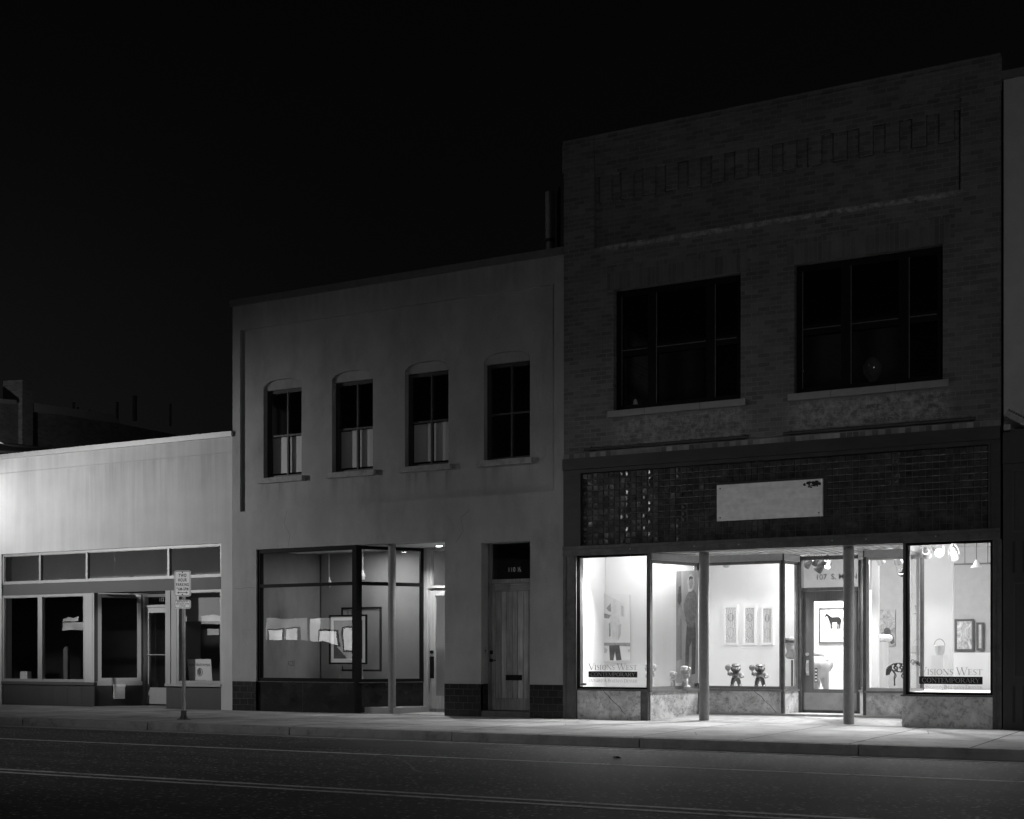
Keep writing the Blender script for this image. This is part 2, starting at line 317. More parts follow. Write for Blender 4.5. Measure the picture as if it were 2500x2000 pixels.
def thing(name, label, cat, loc=(0, 0, 0), group=None):
    o = bpy.data.objects.new(name, None); COL.objects.link(o); o.location = loc; o['org'] = tuple(loc)
    o['label'] = label; o['category'] = cat
    if group: o['group'] = group
    o.empty_display_size = .2
    return o
def solo(o, label, cat, group=None):
    o['label'] = label; o['category'] = cat
    if group: o['group'] = group
    return o
def struct(o): o['kind'] = 'structure'; return o
def copy_thing(o, loc, label, rz=0, scale=None):
    r = o.copy(); COL.objects.link(r); r.location = loc; r.rotation_euler = (0, 0, rz); r['label'] = label
    if scale: r.scale = scale
    for c in list(o.children):
        k = c.copy(); COL.objects.link(k); k.parent = r
        for g in list(c.children):
            d = g.copy(); COL.objects.link(d); d.parent = k
    return r
def frameM(A, B, z=0):
    """local x runs from A to B on the ground, local y goes into the building"""
    d = Vector((B[0] - A[0], B[1] - A[1], 0)); L = d.length; d.normalize(); n = Vector((-d.y, d.x, 0))
    M = Matrix(((d.x, n.x, 0, A[0]), (d.y, n.y, 0, A[1]), (0, 0, 1, z), (0, 0, 0, 1))); return M, L

def glazed(parent, M, x0, x1, z0, z1, fw, fd, mf, mg, xs=(), zs=(), mw=.05, name='window', y=0., label=None, inner=None):
    """a window: frame part with its pane as sub-part"""
    f = MB(M); ya, yb = y, y + fd
    f.box(x0, x0 + fw, ya, yb, z0, z1).box(x1 - fw, x1, ya, yb, z0, z1)
    f.box(x0 + fw, x1 - fw, ya + .003, yb - .003, z0, z0 + fw).box(x0 + fw, x1 - fw, ya + .003, yb - .003, z1 - fw, z1)
    for x in xs: f.box(x - mw / 2, x + mw / 2, ya + .005, yb - .005, z0 + fw, z1 - fw)
    for z in zs: f.box(x0 + fw, x1 - fw, ya + .008, yb - .008, z - mw / 2, z + mw / 2)
    # glazing bead
    for a, b, c, d in ((x0 + fw, x0 + fw + .012, z0 + fw, z1 - fw), (x1 - fw - .012, x1 - fw, z0 + fw, z1 - fw), (x0 + fw + .012, x1 - fw - .012, z0 + fw, z0 + fw + .012), (x0 + fw + .012, x1 - fw - .012, z1 - fw - .012, z1 - fw)):
        f.box(a, b, ya + .02, yb - .015, c, d)
    o = f.build(name, mf, parent, label)
    g = MB(M); ym = (ya + yb) / 2; g.face([(x0 + fw, ym, z0 + fw), (x1 - fw, ym, z0 + fw), (x1 - fw, ym, z1 - fw), (x0 + fw, ym, z1 - fw)])
    g.build('pane', mg, o)
    return o

def text_mesh(txt, M, x, z, h, m, parent, name='lettering', sx=1., y=-.004, align='CENTER', bold=0., sp=1., label=None, fitw=None):
    cu = bpy.data.curves.new('t', 'FONT'); cu.body = txt; cu.size = 1; cu.align_x = align; cu.space_character = sp; cu.offset = bold
    to = bpy.data.objects.new('t', cu); COL.objects.link(to)
    bpy.context.view_layer.update()
    me0 = bpy.data.meshes.new_from_object(to.evaluated_get(bpy.context.evaluated_depsgraph_get()))
    vs = [tuple(v.co) for v in me0.vertices]; fs = [list(p.vertices) for p in me0.polygons]
    bpy.data.objects.remove(to); bpy.data.curves.remove(cu); bpy.data.meshes.remove(me0)
    k = h / .73
    if fitw:
        a_, b_ = min(v[0] for v in vs), max(v[0] for v in vs); sx = fitw / ((b_ - a_) * k); vs = [(v[0] - (a_ if align == 'LEFT' else (a_ + b_) / 2), v[1], 0) for v in vs]
    b = MB(M)
    for vx, vy, _ in vs: b.pt((x + vx * k * sx, y, z + vy * k))
    b.f = fs
    return b.build(name, m, parent, label)

# serif capitals drawn as thick and thin strokes on a unit-high body
TK, TN = .15, .05
def _s(*a): return a
GL = {
 'V': (.9, [((.08, 1), (.45, 0), TK), ((.45, 0), (.82, 1), TN)], [(.08, 1), (.82, 1)]),
 'I': (.38, [((.19, 0), (.19, 1), TK)], [(.19, 0), (.19, 1)]),
 'S': (.6, [((.52, .8), (.5, .93), TN), ((.5, .93), (.3, .98), TN), ((.3, .98), (.12, .85), .08), ((.12, .85), (.14, .65), .12), ((.14, .65), (.46, .4), TK), ((.46, .4), (.5, .2), .12), ((.5, .2), (.32, .02), .08), ((.32, .02), (.12, .06), TN), ((.12, .06), (.08, .22), TN)], []),
 'N': (.95, [((.15, 0), (.15, 1), TN), ((.15, 1), (.8, 0), TK), ((.8, 0), (.8, 1), TN)], [(.15, 0), (.8, 1), (.1, 1)]),
 'W': (1.3, [((.08, 1), (.38, 0), TK), ((.38, 0), (.64, 1), TN), ((.6, 1), (.9, 0), TK), ((.9, 0), (1.2, 1), TN)], [(.08, 1), (.64, 1), (1.2, 1)]),
 'E': (.72, [((.17, 0), (.17, 1), TK), ((.17, .98), (.6, .98), TN), ((.17, .02), (.62, .02), TN), ((.17, .52), (.48, .52), TN), ((.61, .98), (.61, .78), TN), ((.63, .02), (.63, .25), TN), ((.48, .4), (.48, .64), TN)], [(.1, 0), (.1, 1)]),
 'T': (.8, [((.4, 0), (.4, 1), TK), ((.05, .98), (.75, .98), TN), ((.05, .98), (.05, .78), TN), ((.75, .98), (.75, .78), TN)], [(.4, 0)]),
 'M': (1.1, [((.15, 0), (.15, 1), TN), ((.15, 1), (.53, .05), TK), ((.53, .05), (.92, 1), TN), ((.92, 1), (.92, 0), TK)], [(.15, 0), (.92, 0), (.1, 1), (.97, 1)]),
 'A': (.9, [((.08, 0), (.44, 1), TN), ((.44, 1), (.8, 0), TK), ((.22, .36), (.66, .36), TN)], [(.08, 0), (.8, 0)]),
 'Y': (.85, [((.08, 1), (.42, .48), TK), ((.42, .48), (.76, 1), TN), ((.42, .5), (.42, 0), TK)], [(.08, 1), (.76, 1), (.42, 0)]),
 'L': (.68, [((.17, 0), (.17, 1), TK), ((.17, .02), (.6, .02), TN), ((.6, .02), (.6, .25), TN)], [(.17, 1), (.1, 0)]),
 'Z': (.72, [((.1, .98), (.6, .98), TN), ((.6, .98), (.1, .02), TK), ((.1, .02), (.62, .02), TN), ((.1, .98), (.1, .78), TN), ((.62, .02), (.62, .24), TN)], []),
 '.': (.35, [((.17, .42), (.17, .56), .14)], []), ' ': (.4, [], []),
}
def arc(cx, cz, rx, rz, a0, a1, n=12, thick=TK, thin=TN):
    o = []
    for k in range(n):
        t0, t1 = rad(a0 + (a1 - a0) * k / n), rad(a0 + (a1 - a0) * (k + 1) / n); tm = (t0 + t1) / 2
        o.append(((cx + rx * math.cos(t0), cz + rz * math.sin(t0)), (cx + rx * math.cos(t1), cz + rz * math.sin(t1)), thin + (thick - thin) * abs(math.cos(tm))))
    return o
GL['O'] = (.95, arc(.47, .5, .37, .48, 0, 360, 18), [])
GL['C'] = (.88, arc(.48, .5, .38, .48, 45, 315, 14) + [((.75, .84), (.77, .66), TN)], [])
GL['G'] = (.95, arc(.48, .5, .38, .48, 45, 315, 14) + [((.77, .1), (.77, .42), TK)], [(.77, .44)])
GL['D'] = (.92, [((.17, 0), (.17, 1), TK), ((.17, .02), (.42, .02), TN), ((.17, .98), (.42, .98), TN)] + arc(.42, .5, .4, .48, -90, 90, 10), [(.1, 0), (.1, 1)])
GL['P'] = (.75, [((.17, 0), (.17, 1), TK), ((.17, .98), (.42, .98), TN), ((.17, .48), (.42, .48), TN)] + arc(.42, .73, .22, .25, -90, 90, 8), [(.17, 0), (.1, 1)])
GL['B'] = (.8, [((.17, 0), (.17, 1), TK), ((.17, .98), (.4, .98), TN), ((.17, .52), (.42, .52), TN), ((.17, .02), (.42, .02), TN)] + arc(.4, .75, .2, .23, -90, 90, 8) + arc(.42, .27, .25, .25, -90, 90, 8), [(.1, 0), (.1, 1)])
GL['R'] = (.88, [((.17, 0), (.17, 1), TK), ((.17, .98), (.42, .98), TN), ((.17, .5), (.42, .5), TN), ((.4, .5), (.78, 0), TK)] + arc(.42, .74, .22, .24, -90, 90, 8), [(.17, 0), (.1, 1), (.82, 0)])
def serif_text(txt, M, x0, x1, z, h, m, parent, small=.78, name='lettering', y=-.004, bold=1.):
    """small-caps serif line fitted between x0 and x1; '^' marks a full-height capital"""
    seq = []; big = False
    for ch in txt:
        if ch == '^': big = True; continue
        seq.append((ch, 1. if big or small == 1 else small)); big = False
    w = sum(GL[c][0] * s for c, s in seq); k = (x1 - x0) / w; b = MB(M); x = x0
    for c, s in seq:
        adv, st, se = GL[c]; sx = k * s; sz = h * s
        for p, q, t in st:
            a = Vector((x + p[0] * sx, z + p[1] * sz)); e = Vector((x + q[0] * sx, z + q[1] * sz)); d = (e - a)
            if d.length < 1e-6: continue
            d.normalize(); n = Vector((-d.y, d.x)) * (t * h * s * .5 * bold); a -= d * t * h * .1; e += d * t * h * .1
            b.face([(v.x, y, v.y) for v in (a - n, e - n, e + n, a + n)])
        for px, pz in se:
            cx = x + px * sx; cz = z + pz * sz; hw = .13 * sz; hh = .02 * sz + .0005
            b.face([(cx - hw, y - .0004, cz - hh), (cx + hw, y - .0004, cz - hh), (cx + hw, y - .0004, cz + hh), (cx - hw, y - .0004, cz + hh)])
        x += adv * sx
    return b.build(name, m, parent)
#MORE
def hit(u, A, B, v=None):
    """where the sight line of column u meets the vertical plane A-B: distance from A, and height for row v"""
    a = (u - UC) / F; dx = -sT + a * cT; dy = cT + a * sT
    ex, ey = B[0] - A[0], B[1] - A[1]; L = math.hypot(ex, ey)
    # camera (0,-D) + t*(dx,dy) = A + s*(ex,ey)/L
    det = dx * (-ey / L) + dy * (ex / L); rx, ry = A[0], A[1] + D
    t = (rx * (-ey / L) + ry * (ex / L)) / det; s = (dx * ry - dy * rx) / det * -1
    s = ((rx - t * dx) * ex / L + (ry - t * dy) * ey / L) * -1
    return (s, ZC + (VH - v) / F * t) if v is not None else s

# ------------------------------------------------------------------ material set
M_stucL = mat('pale_stucco', .46, .9, .085, 3, .3, 90, stretch=(1.8, 1.8, .1), var2=.09, s2=1.2, drips=[(-9, 6.3, 5.72, 1.2, .08), (1.5, 6.3, 5.385, 2.0, .1)])
M_stucM = mat('grey_stucco', .30, .92, .09, 3, .4, 60, stretch=(1, 1, .45), var2=.13, s2=.8, stain=.2, sscale=.9, drips=[(.65, 1.85, 4.69, .5, .25), (2.4, 3.6, 4.69, .5, .2), (4.15, 5.35, 4.69, .5, .3), (5.9, 7.1, 4.69, .5, .2), (0, 7.7, 8.43, .6, .14)])
M_stucR = mat('far_stucco', .4, .92, .08, 3, .3, 80)
M_cop = mat('coping_metal', .42, .5, .08, 8, .03, metal=.3)
M_copD = mat('dark_coping', .13, .6, .15, 8, .05)
M_alu = mat('aluminium', .28, .5, .08, 14, .02, metal=.3, stretch=(1, 1, .2))
M_paintG = mat('grey_paint', .06, .6, .08, 4, .05, stretch=(1, 1, .3))
M_paintD = mat('dark_paint', .042, .6, .15, 5, .06, stretch=(2, 2, .2))
M_panelL = mat('pale_panel', .33, .55, .07, 8, .03, stretch=(3, 3, .15))
M_blackF = mat('black_frame', .011, .5, .2, 8, .03, spec=.05)
M_slab = mat('black_stone_slab', .012, .22, .5, 2.5, .03, stain=.4, sscale=2)
M_tileB = grid_mat('black_wall_tile', .012, .03, .2, .13, .004, rough=.25, var=.4, bump=.4, spec=.5, mrough=.6)
M_brick = grid_mat('brown_brick', .125, .18, .215, .078, .008, rough=.9, var=.24, bump=.6, effl=[(.9, 3.6, 4.78, 5.40, .5), (4.1, 6.9, 4.85, 5.38, .65), (.6, 7, 8.36, 8.52, .7)], stain=.22)
M_soldier = grid_mat('soldier_brick', .12, .16, .078, .42, .007, rough=.85, offset=0, var=.25, bump=.7)
M_rowlock = grid_mat('rowlock_brick', .2, .24, .105, .2, .006, rough=.85, offset=0, var=.6, bump=.6, stain=.5)
M_stone = mat('sill_stone', .3, .85, .2, 9, .3, 50, stain=.3, sscale=5)
M_stoneR = mat('smooth_sill_stone', .26, .8, .08, 9, .15, 50)
M_steel = mat('black_painted_steel', .04, .5, .25, 6, .1, 30, stretch=(.4, 1, 1))
M_steel2 = mat('weathered_steel', .085, .5, .3, 7, .15, 30, stain=.3, sscale=5)
M_mortar = mat('tile_grout', .05, .8, .3, 12, .1)
M_marble = cracked('stained_marble', .62)
M_wood = mat('light_oak', .42, .5, .22, 5, .1, 40, stretch=(6, 6, .35), var2=.1)
M_woodD = mat('weathered_oak', .2, .55, .4, 5, .2, 40, stretch=(9, 9, .35), var2=.25, s2=2)
M_woodG = mat('grey_door_wood', .11, .5, .2, 6, .12, 40, stretch=(6, 6, .3), var2=.15, s2=3)
M_post = mat('painted_post', .2, .5, .12, 20, .15, 60)
M_white = mat('gallery_white', .78, .85, .02, 2, .02)
M_white2 = mat('plinth_white', .72, .7, .02, 2, .0)
M_gray = mat('gallery_grey_wall', .36, .9, .06, 6, .1)
M_floorI = mat('gallery_floor', .35, .4, .15, 3, .02)
M_dark = mat('dark_interior', .05, .9, .2, 2, .0)
M_midI = mat('dim_interior_wall', .3, .9, .1, 1.2, .0)
M_soff = mat('soffit_board', .5, .7, .1, 6, .1, stretch=(1, 6, 1))
M_ink = mat('black_ink', .015, .5, .1, 10, 0)
M_ink2 = mat('grey_ink', .28, .5, .05, 10, 0)
M_white3 = mat('white_enamel', .75, .45, .03, 10, .02)
M_sign = mat('sign_sheeting', .85, .35, .03, 20, .02)
M_galv = mat('galvanised_steel', .5, .45, .2, 30, .08, metal=.6)
M_blind = pattern('blind_slats', .75, .95, 8, 'wave', 0, (0, 0, 1.1))
M_rblind = mat('roller_blind', .42, .8, .05, 30, .05)
M_paper = mat('paper', .72, .8, .04, 5, .02)
M_gl = glass('shop_glass', 1.5, .93, .12)
M_glc = glass('clear_shop_glass', 1.35, .97, .05)
M_glu = glass('upper_glass', 1.45, .85, .2)
M_lens = emis('lamp_lens', .9, 18)
M_lamp = mat('lamp_housing', .5, .4, .1, 20, .02, metal=.2)
M_lampD = mat('dark_lamp_housing', .06, .4, .1, 20, .02)
M_conc = grid_mat('sidewalk_concrete', .34, .07, 1.52, 1.52, .017, rough=.85, offset=0, var=.07, bump=.7, xyplane=True, stain=.42)
M_curb = mat('curb_concrete', .26, .85, .2, 4, .4, 30, stain=.4, sscale=3)
M_asph = asphalt()
M_line = mat('worn_road_paint', .5, .7, .3, 25, .3, 60, stain=.9, sscale=5)

# ------------------------------------------------------------------ ground, road, sidewalk, curb
struct(MB().face([(-900, -900, -.25), (900, -900, -.25), (900, 900, -.25), (-900, 900, -.25)]).build('ground', M_dark))
struct(MB().box(-80, 40, -18.4, -4.62, -.24, -.14).build('road', M_asph))
KX0, KX1 = -60, 14
sw = MB().box(KX0, KX1, -4.45, .0, -.2, 0); sw.box(KX0, KX1, 0, 12, -.2, -.03)
struct(sw.build('sidewalk', M_conc))
cb = MB(); x = KX0 + .7
while x < KX1:
    L = 3.05; ch = .012 + .02 * random.random(); dz = random.uniform(-.006, .004)
    prof = [(-4.62 - .008, -.2), (-4.62, -.04 + dz), (-4.62 + ch, .0 + dz), (-4.45 - .004, 0 + dz), (-4.45 - .004, -.2)]
    xe = min(x + L - .022, KX1); i = [cb.pt((x, a, b)) for a, b in prof]; j = [cb.pt((xe, a, b)) for a, b in prof]; n = len(prof)
    cb.f.append(i); cb.f.append(j[::-1])
    for k in range(n): cb.f.append([i[k], j[k], j[(k + 1) % n], i[(k + 1) % n]])
    x += L
struct(cb.build('curb', M_curb))
struct(MB().box(-80, 40, -4.95, -4.64, -.18, -.134).build('gutter', M_curb))
struct(MB().box(-80, 40, -27.5, -18.4, -.2, 0).build('far_sidewalk', M_curb))
def stripe(y, w, z=-.136):
    b = MB(); x = -80
    while x < 40:
        L = .35; j = lambda: random.uniform(-.008, .008)
        b.face([(x, y - w / 2 + j(), z), (x + L, y - w / 2 + j(), z), (x + L, y + w / 2 + j(), z), (x, y + w / 2 + j(), z)]); x += L - .001
    return b
st = stripe(-7.45, .1); o = st.build('lane_line', M_line); struct(o)
st = stripe(-11.35, .1); s2 = stripe(-11.62, .1)
for f_ in s2.f: st.f.append([k + len(st.v) for k in f_])
st.v += s2.v; struct(st.build('centre_lines', M_line))
# sidewalk cracks: real thin grooves of dirt
def crack(pts, name='sidewalk_crack'):
    b = MB()
    for p, q in zip(pts, pts[1:]):
        d = Vector((q[0] - p[0], q[1] - p[1])).normalized(); n = Vector((-d.y, d.x)) * .006
        b.face([(p[0] - n.x, p[1] - n.y, .003), (q[0] - n.x, q[1] - n.y, .003), (q[0] + n.x, q[1] + n.y, .003), (p[0] + n.x, p[1] + n.y, .003)])
    struct(b.build(name, M_ink))
crack([(-10.35, -.05), (-10.22, -.5), (-10.3, -.8), (-10.0, -1.3), (-10.05, -1.7), (-9.85, -2.1)])
for k in range(9):          # tar-sealed and open cracks in the asphalt
    x_, y_ = random.uniform(-26, -1), random.uniform(-11, -5.2); pts = [(x_, y_)]; a_ = random.choice((0, 0, 1.4)) + random.uniform(-.2, .2)
    for j in range(random.randint(6, 14)):
        a_ += random.uniform(-.35, .35); pts.append((pts[-1][0] + .35 * math.cos(a_), pts[-1][1] + .35 * math.sin(a_)))
    b = MB()
    for p_, q_ in zip(pts, pts[1:]):
        d_ = Vector((q_[0] - p_[0], q_[1] - p_[1])).normalized(); n_ = Vector((-d_.y, d_.x)) * random.uniform(.008, .02)
        b.face([(p_[0] - n_.x, p_[1] - n_.y, -.1365), (q_[0] - n_.x, q_[1] - n_.y, -.1365), (q_[0] + n_.x, q_[1] + n_.y, -.1365), (p_[0] + n_.x, p_[1] + n_.y, -.1365)])
    struct(b.build('road_crack', M_ink))
struct(MB().face([(-12.2, -6.6, -.137), (-9.4, -6.55, -.137), (-9.35, -5.2, -.137), (-12.15, -5.25, -.137)]).build('road_patch', mat('patched_asphalt', .022, .75, .3, 30, .5, 60)))
crack([(-3.9, -.1), (-4.3, -.9), (-4.1, -1.8), (-4.6, -2.9), (-4.5, -4.4)])
crack([(-7.2, -4.4), (-7.0, -3.6), (-7.3, -2.9), (-7.1, -2.2)])
crack([(-15.9, -4.44), (-15.6, -4.1), (-15.7, -3.8)])

# ------------------------------------------------------------------ left building: low stucco shop
LX1 = -18.655
LB = thing('stucco_shop', 'low pale stucco shop building with a strip of transom windows, left end of the row', 'building', (-25, 0, 0))
xo, xr = PX(3.5), PX(540)
b = MB(); b.wall(-36, LX1, 0, 5.385, 0, .3, [(xo, xr, 0, 3.51), (-33, -26.0, 0, 3.51)])
b.box(-36, LX1, .02, .28, 5.385, 5.4); b.wall(-36, LX1, 5.4, 5.72, 0, .3)
b.box(-36, -35.7, .3, 14, 0, 5.6)
b.build('wall', M_stucL, LB)
MB().box(-36.05, LX1 + .02, -.06, .34, 5.72, 5.83).build('coping', M_cop, LB)
MB().box(-35.7, LX1 - .01, .3, 14, 5.2, 5.3).build('roof', M_dark, LB)
MB().box(-36, LX1, 13.8, 14, 0, 5.2).build('rear_wall', M_dark, LB)
I4 = Matrix()
glazed(LB, I4, xo, xr, 2.80, 3.51, .055, .09, M_alu, M_gl, xs=[PX(94), PX(208.5), PX(408)], mw=.055, name='transom_window', y=.03)
MB().box(xo, xr, .045, .13, 2.545, 2.797).build('fascia_band', M_paintG, LB)
xw = PX(204.6); xc = PX(228)
glazed(LB, I4, xo, xw, .545, 2.54, .05, .1, M_alu, M_gl, xs=[PX(94.5)], mw=.14, name='shop_window', y=.03, label='wide two-light shop window left of the entrance')
b = MB().box(xw + .002, xc, .02, .14, .545, 2.54); b.box(xw + .06, xc - .05, .012, .02, .6, 2.5); b.build('corner_panel', M_panelL, LB)
MB().box(xo, xc + .02, -.01, .16, .48, .54).build('window_sill', M_paintG, LB)
b = MB().box(xo, xc, .03, .14, 0, .478)
for q in range(6): b.box(xo + .45 * q + .3, xo + .45 * q + .308, .027, .03, .02, .47)
b.build('bulkhead', M_paintD, LB)
YD = .95
A = (xc, .03); B = (PX(347, .85), .85); Ms, Ls = frameM(A, B)
glazed(LB, Ms, hit(239, A, B), Ls - .02, .56, 2.52, .07, .1, M_alu, M_gl, name='splayed_window', y=.0)
MB(Ms).box(.0, hit(239, A, B) - .002, -.0, .12, .56, 2.54).build('corner_post', M_paintD, LB)
MB(Ms).box(hit(237, A, B), Ls, -.05, .12, .47, .557).build('splay_sill', M_alu, LB)
MB(Ms).box(0, Ls, .02, .12, 0, .468).build('splay_bulkhead', M_paintD, LB)
xd0 = PX(348.5, YD); xd1 = xd0 + 1.02; xp = PX(403.5)
b = MB(); b.box(xd0, xd0 + .06, YD, YD + .12, 0, 2.53).box(xd1 - .06, xd1, YD, YD + .12, 0, 2.53).box(xd0 + .06, xd1 - .06, YD + .003, YD + .117, 2.24, 2.30).box(xd0 + .06, xd1 - .06, YD + .003, YD + .117, 2.47, 2.53)
dr = b.build('door_frame', M_alu, LB)
g = MB().face([(xd0 + .06, YD + .06, 2.3), (xd1 - .06, YD + .06, 2.3), (xd1 - .06, YD + .06, 2.47), (xd0 + .06, YD + .06, 2.47)]).build('transom_pane', M_gl, dr)
tx, tz = P(387.5, 1468, YD)
text_mesh('112', I4, tx, tz, .078, M_white3, LB, name='house_number', y=YD + .03, fitw=.13, bold=.03, sp=1.15, align='LEFT')
x0, x1 = xd0 + .065, xd1 - .065
b = MB(); b.box(x0, x0 + .1, YD + .02, YD + .07, .05, 2.23).box(x1 - .1, x1, YD + .02, YD + .07, .05, 2.23).box(x0 + .1, x1 - .1, YD + .022, YD + .068, 2.11, 2.23).box(x0 + .1, x1 - .1, YD + .022, YD + .068, .05, .42)
dd = b.build('glass_door', M_alu, LB)
MB().face([(x0 + .1, YD + .045, .42), (x1 - .1, YD + .045, .42), (x1 - .1, YD + .045, 2.11), (x0 + .1, YD + .045, 2.11)]).build('pane', M_gl, dd)
b = MB().tube((x0 + .06, YD - .02, 1.16), (x1 - .06, YD - .02, 1.16), .012); b.build('push_bar', M_alu, dd)
MB().box(xd0 - .01, xd0 + .035, YD - .03, YD, .95, 1.1).build('lock_plate', M_steel2, dd)
b = MB(); b.box(xp, PX(415.5), .0, .3, .5, 2.545).box(PX(416.5), PX(430), .015, .3, .5, 2.545); b.box(xp, xp + .06, .3, YD + .1, .5, 2.545); b.build('entrance_pier', M_panelL, LB)
MB().box(xp, xp + .06, .3, YD + .1, 0, .498).build('return_bulkhead', M_paintD, LB)
glazed(LB, I4, PX(430.5), xr, .545, 2.54, .05, .1, M_alu, M_gl, name='shop_window', y=.02, label='single shop window with a grey roller blind right of the entrance')
MB().box(xp - .005, xr, -.02, .16, .485, .54).build('window_sill', M_alu, LB)
MB().box(xp, xr, .03, .14, 0, .483).build('bulkhead', M_paintD, LB)
MB().prismz([(xc, .1), (xp, .1), (xp, 1.1), (PX(347, .85), 1.1)], 2.548, 2.6).build('soffit', M_paintG, LB)
MB().prismz([(xc, .002), (xp, .002), (xp, 1.1), (PX(347, .85), 1.0)], -.05, .012).build('entrance_floor', M_curb, LB)
b = MB(); b.box(-35.6, LX1 - .02, 6, 6.1, 0, 5.1); b.box(-35.6, -35.5, .3, 6, 0, 5.1); b.box(LX1 - .1, LX1 - .02, .31, 6, 0, 5.1); b.box(-33.1, xo - .0, .31, .4, 3.6, 5.1)
b.build('interior_wall', M_dark, LB)
MB().box(-31, LX1 - .1, 2.3, 2.4, 2.62, 3.79).build('transom_backing', M_midI, LB)  # added grey panel, catches the fill light behind the transom panes
MB().box(-35.5, LX1 - .1, .31, 6, 3.8, 3.88).build('interior_ceiling', M_midI, LB)
MB().box(-35.5, LX1 - .1, 1.2, 6, -.02, .0).build('interior_floor', M_dark, LB)
MB().box(xo, xc - .2, .145, .6, .4, .585).build('window_ledge', M_dark, LB); MB().box(xp + .07, xr, .145, .6, .4, .585).build('window_ledge', M_dark, LB)
MB().box(PX(452, .35), xr - .06, .34, .345, 1.88, 2.52).build('roller_blind', M_rblind, LB)
# side rooms beyond the frame are dark glazing
glazed(LB, I4, -33, -26.0, .3, 3.5, .06, .1, M_alu, M_gl, xs=[-30.6, -28.3], zs=[2.6], mw=.08, name='shop_window', y=.05, label='large shop window at the far left end of the building')
MB().box(-33, -26, .03, .14, 0, .298).build('bulkhead', M_paintD, LB)

# box on the bulkhead
sa, za = hit(276, A, B, 1671); sb, zb = hit(305, A, B, 1706)
t = thing('document_box', 'small white metal box with a lidded top fixed under the splayed window', 'mailbox', tuple(Ms @ Vector(((sa + sb) / 2, 0, zb))))
b = MB(Ms); b.box(sa + .01, sb - .01, -.09, .018, zb, za - .05); b.build('body', M_white3, t, bevel=.004)
b = MB(Ms); b.prism([(sa, za - .055), (sb, za - .055), (sb, za), (sa, za)], -.105, .018); b.build('lid', M_white3, t, bevel=.004)
# carton in window
cx0, cx1 = PX(54, .3), PX(72, .3)
t = thing('card_stack', 'little square stack of printed cards standing on the left shop window ledge', 'card stack', ((cx0 + cx1) / 2, .3, .585))
b = MB()
for k in range(5): b.box(cx0 + random.uniform(0, .006), cx1 - random.uniform(0, .006), .24, .36, .587 + k * .037, .587 + k * .037 + .033)
b.build('cards', M_paper, t)
b = MB()
for k in range(5): b.box(cx0 + .02, cx1 - .03 - .02 * (k % 2), .238, .24, .6 + k * .037, .605 + k * .037)
b.build('printing', M_ink, t)
# leaning sign board
bx0, bx1 = PX(461, .3), PX(517, .3); bz0, bz1 = .587, PZ(490, 1609.5, .3)
t = thing('sign_board', 'pale lettered board with a round dark emblem leaning inside the right shop window', 'sign', ((bx0 + bx1) / 2, .3, .585))
MB().prism([(bx0 + .02, bz0), (bx1 + .02, bz0), (bx1 - .02, bz1), (bx0 - .03, bz1)], .29, .3).build('board', M_paper, t)
text_mesh('FLOW STATE PHYSIO', I4, (bx0 + bx1) / 2 - .01, bz0 + .33, .052, M_ink, t, y=.286, sx=.86)
text_mesh('MOVEMENT THERAPY & PERFORMANCE', I4, (bx0 + bx1) / 2, bz0 + .02, .014, M_ink2, t, y=.286, name='small_lettering')
b = MB(); cxm, czm = (bx0 + bx1) / 2, bz0 + .2
for k in range(24):
    a0, a1 = 2 * math.pi * k / 24, 2 * math.pi * (k + 1) / 24
    for r0, r1 in ((.068, .078),): b.face([(cxm + r0 * math.cos(a0), .286, czm + 1.15 * r0 * math.sin(a0)), (cxm + r1 * math.cos(a0), .286, czm + 1.15 * r1 * math.sin(a0)), (cxm + r1 * math.cos(a1), .286, czm + 1.15 * r1 * math.sin(a1)), (cxm + r0 * math.cos(a1), .286, czm + 1.15 * r0 * math.sin(a1))])
for k in range(9):
    zz = czm - .062 + k * .0155; w_ = math.sqrt(max(0, .0036 - ((zz - czm) / 1.15) ** 2)); b.face([(cxm - w_, .2865, zz), (cxm + w_ * .6, .2865, zz), (cxm + w_ * .6, .2865, zz + .011), (cxm - w_, .2865, zz + .011)])
b.build('emblem', M_ink, t)
# slim column stand
sx_ = PX(162, 1.2)
t = thing('floor_lamp', 'slim cylindrical floor lamp standing in the dark behind the left shop window', 'lamp', (sx_, 1.2, 0))
b = MB().lathe((sx_, 1.2, 0), [(.14, 0), (.14, .03), (.03, .04), (.03, .5)]); b.build('stand', M_steel, t)
b = MB().lathe((sx_, 1.2, .5), [(.075, 0), (.075, .78), (.05, .84), (.02, .86)]); b.build('shade', mat('smoked_shade', .07, .5, .2, 8, 0), t)

# ------------------------------------------------------------------ sign post
spx, spy = -16.72, -3.6
t = thing('parking_sign', 'perforated steel signpost on the sidewalk carrying two white parking plates', 'street sign', (spx, spy, 0))
b = MB(); H_ = 2.66
w = .023
b.box(spx - w, spx - w + .012, spy - w, spy + w, .03, H_).box(spx + w - .012, spx + w, spy - w, spy + w, .03, H_)
MB().box(spx - w + .012, spx + w - .012, spy + w - .012, spy + w, .03, H_).build('hole_shade', M_ink, t)  # black strip stands for the shade inside the hollow post
zz = .05
while zz < H_ - .02:
    b.box(spx - w + .012, spx + w - .012, spy - w + .001, spy - w + .003, zz, zz + .013); zz += .034
b.build('post', M_galv, t)
b = MB(); b.box(spx - .035, spx + .035, spy - .035, spy + .035, 0, .16); b.box(spx - .11, spx + .11, spy - .05, spy + .05, 0, .018)
b.prism([(spx - .1, .018), (spx - .035, .12), (spx - .035, .018)], spy - .004, spy + .004).prism([(spx + .1, .018), (spx + .035, .12), (spx + .035, .018)], spy - .004, spy + .004)
b.build('base', M_steel2, t)
yawS = TH * .8
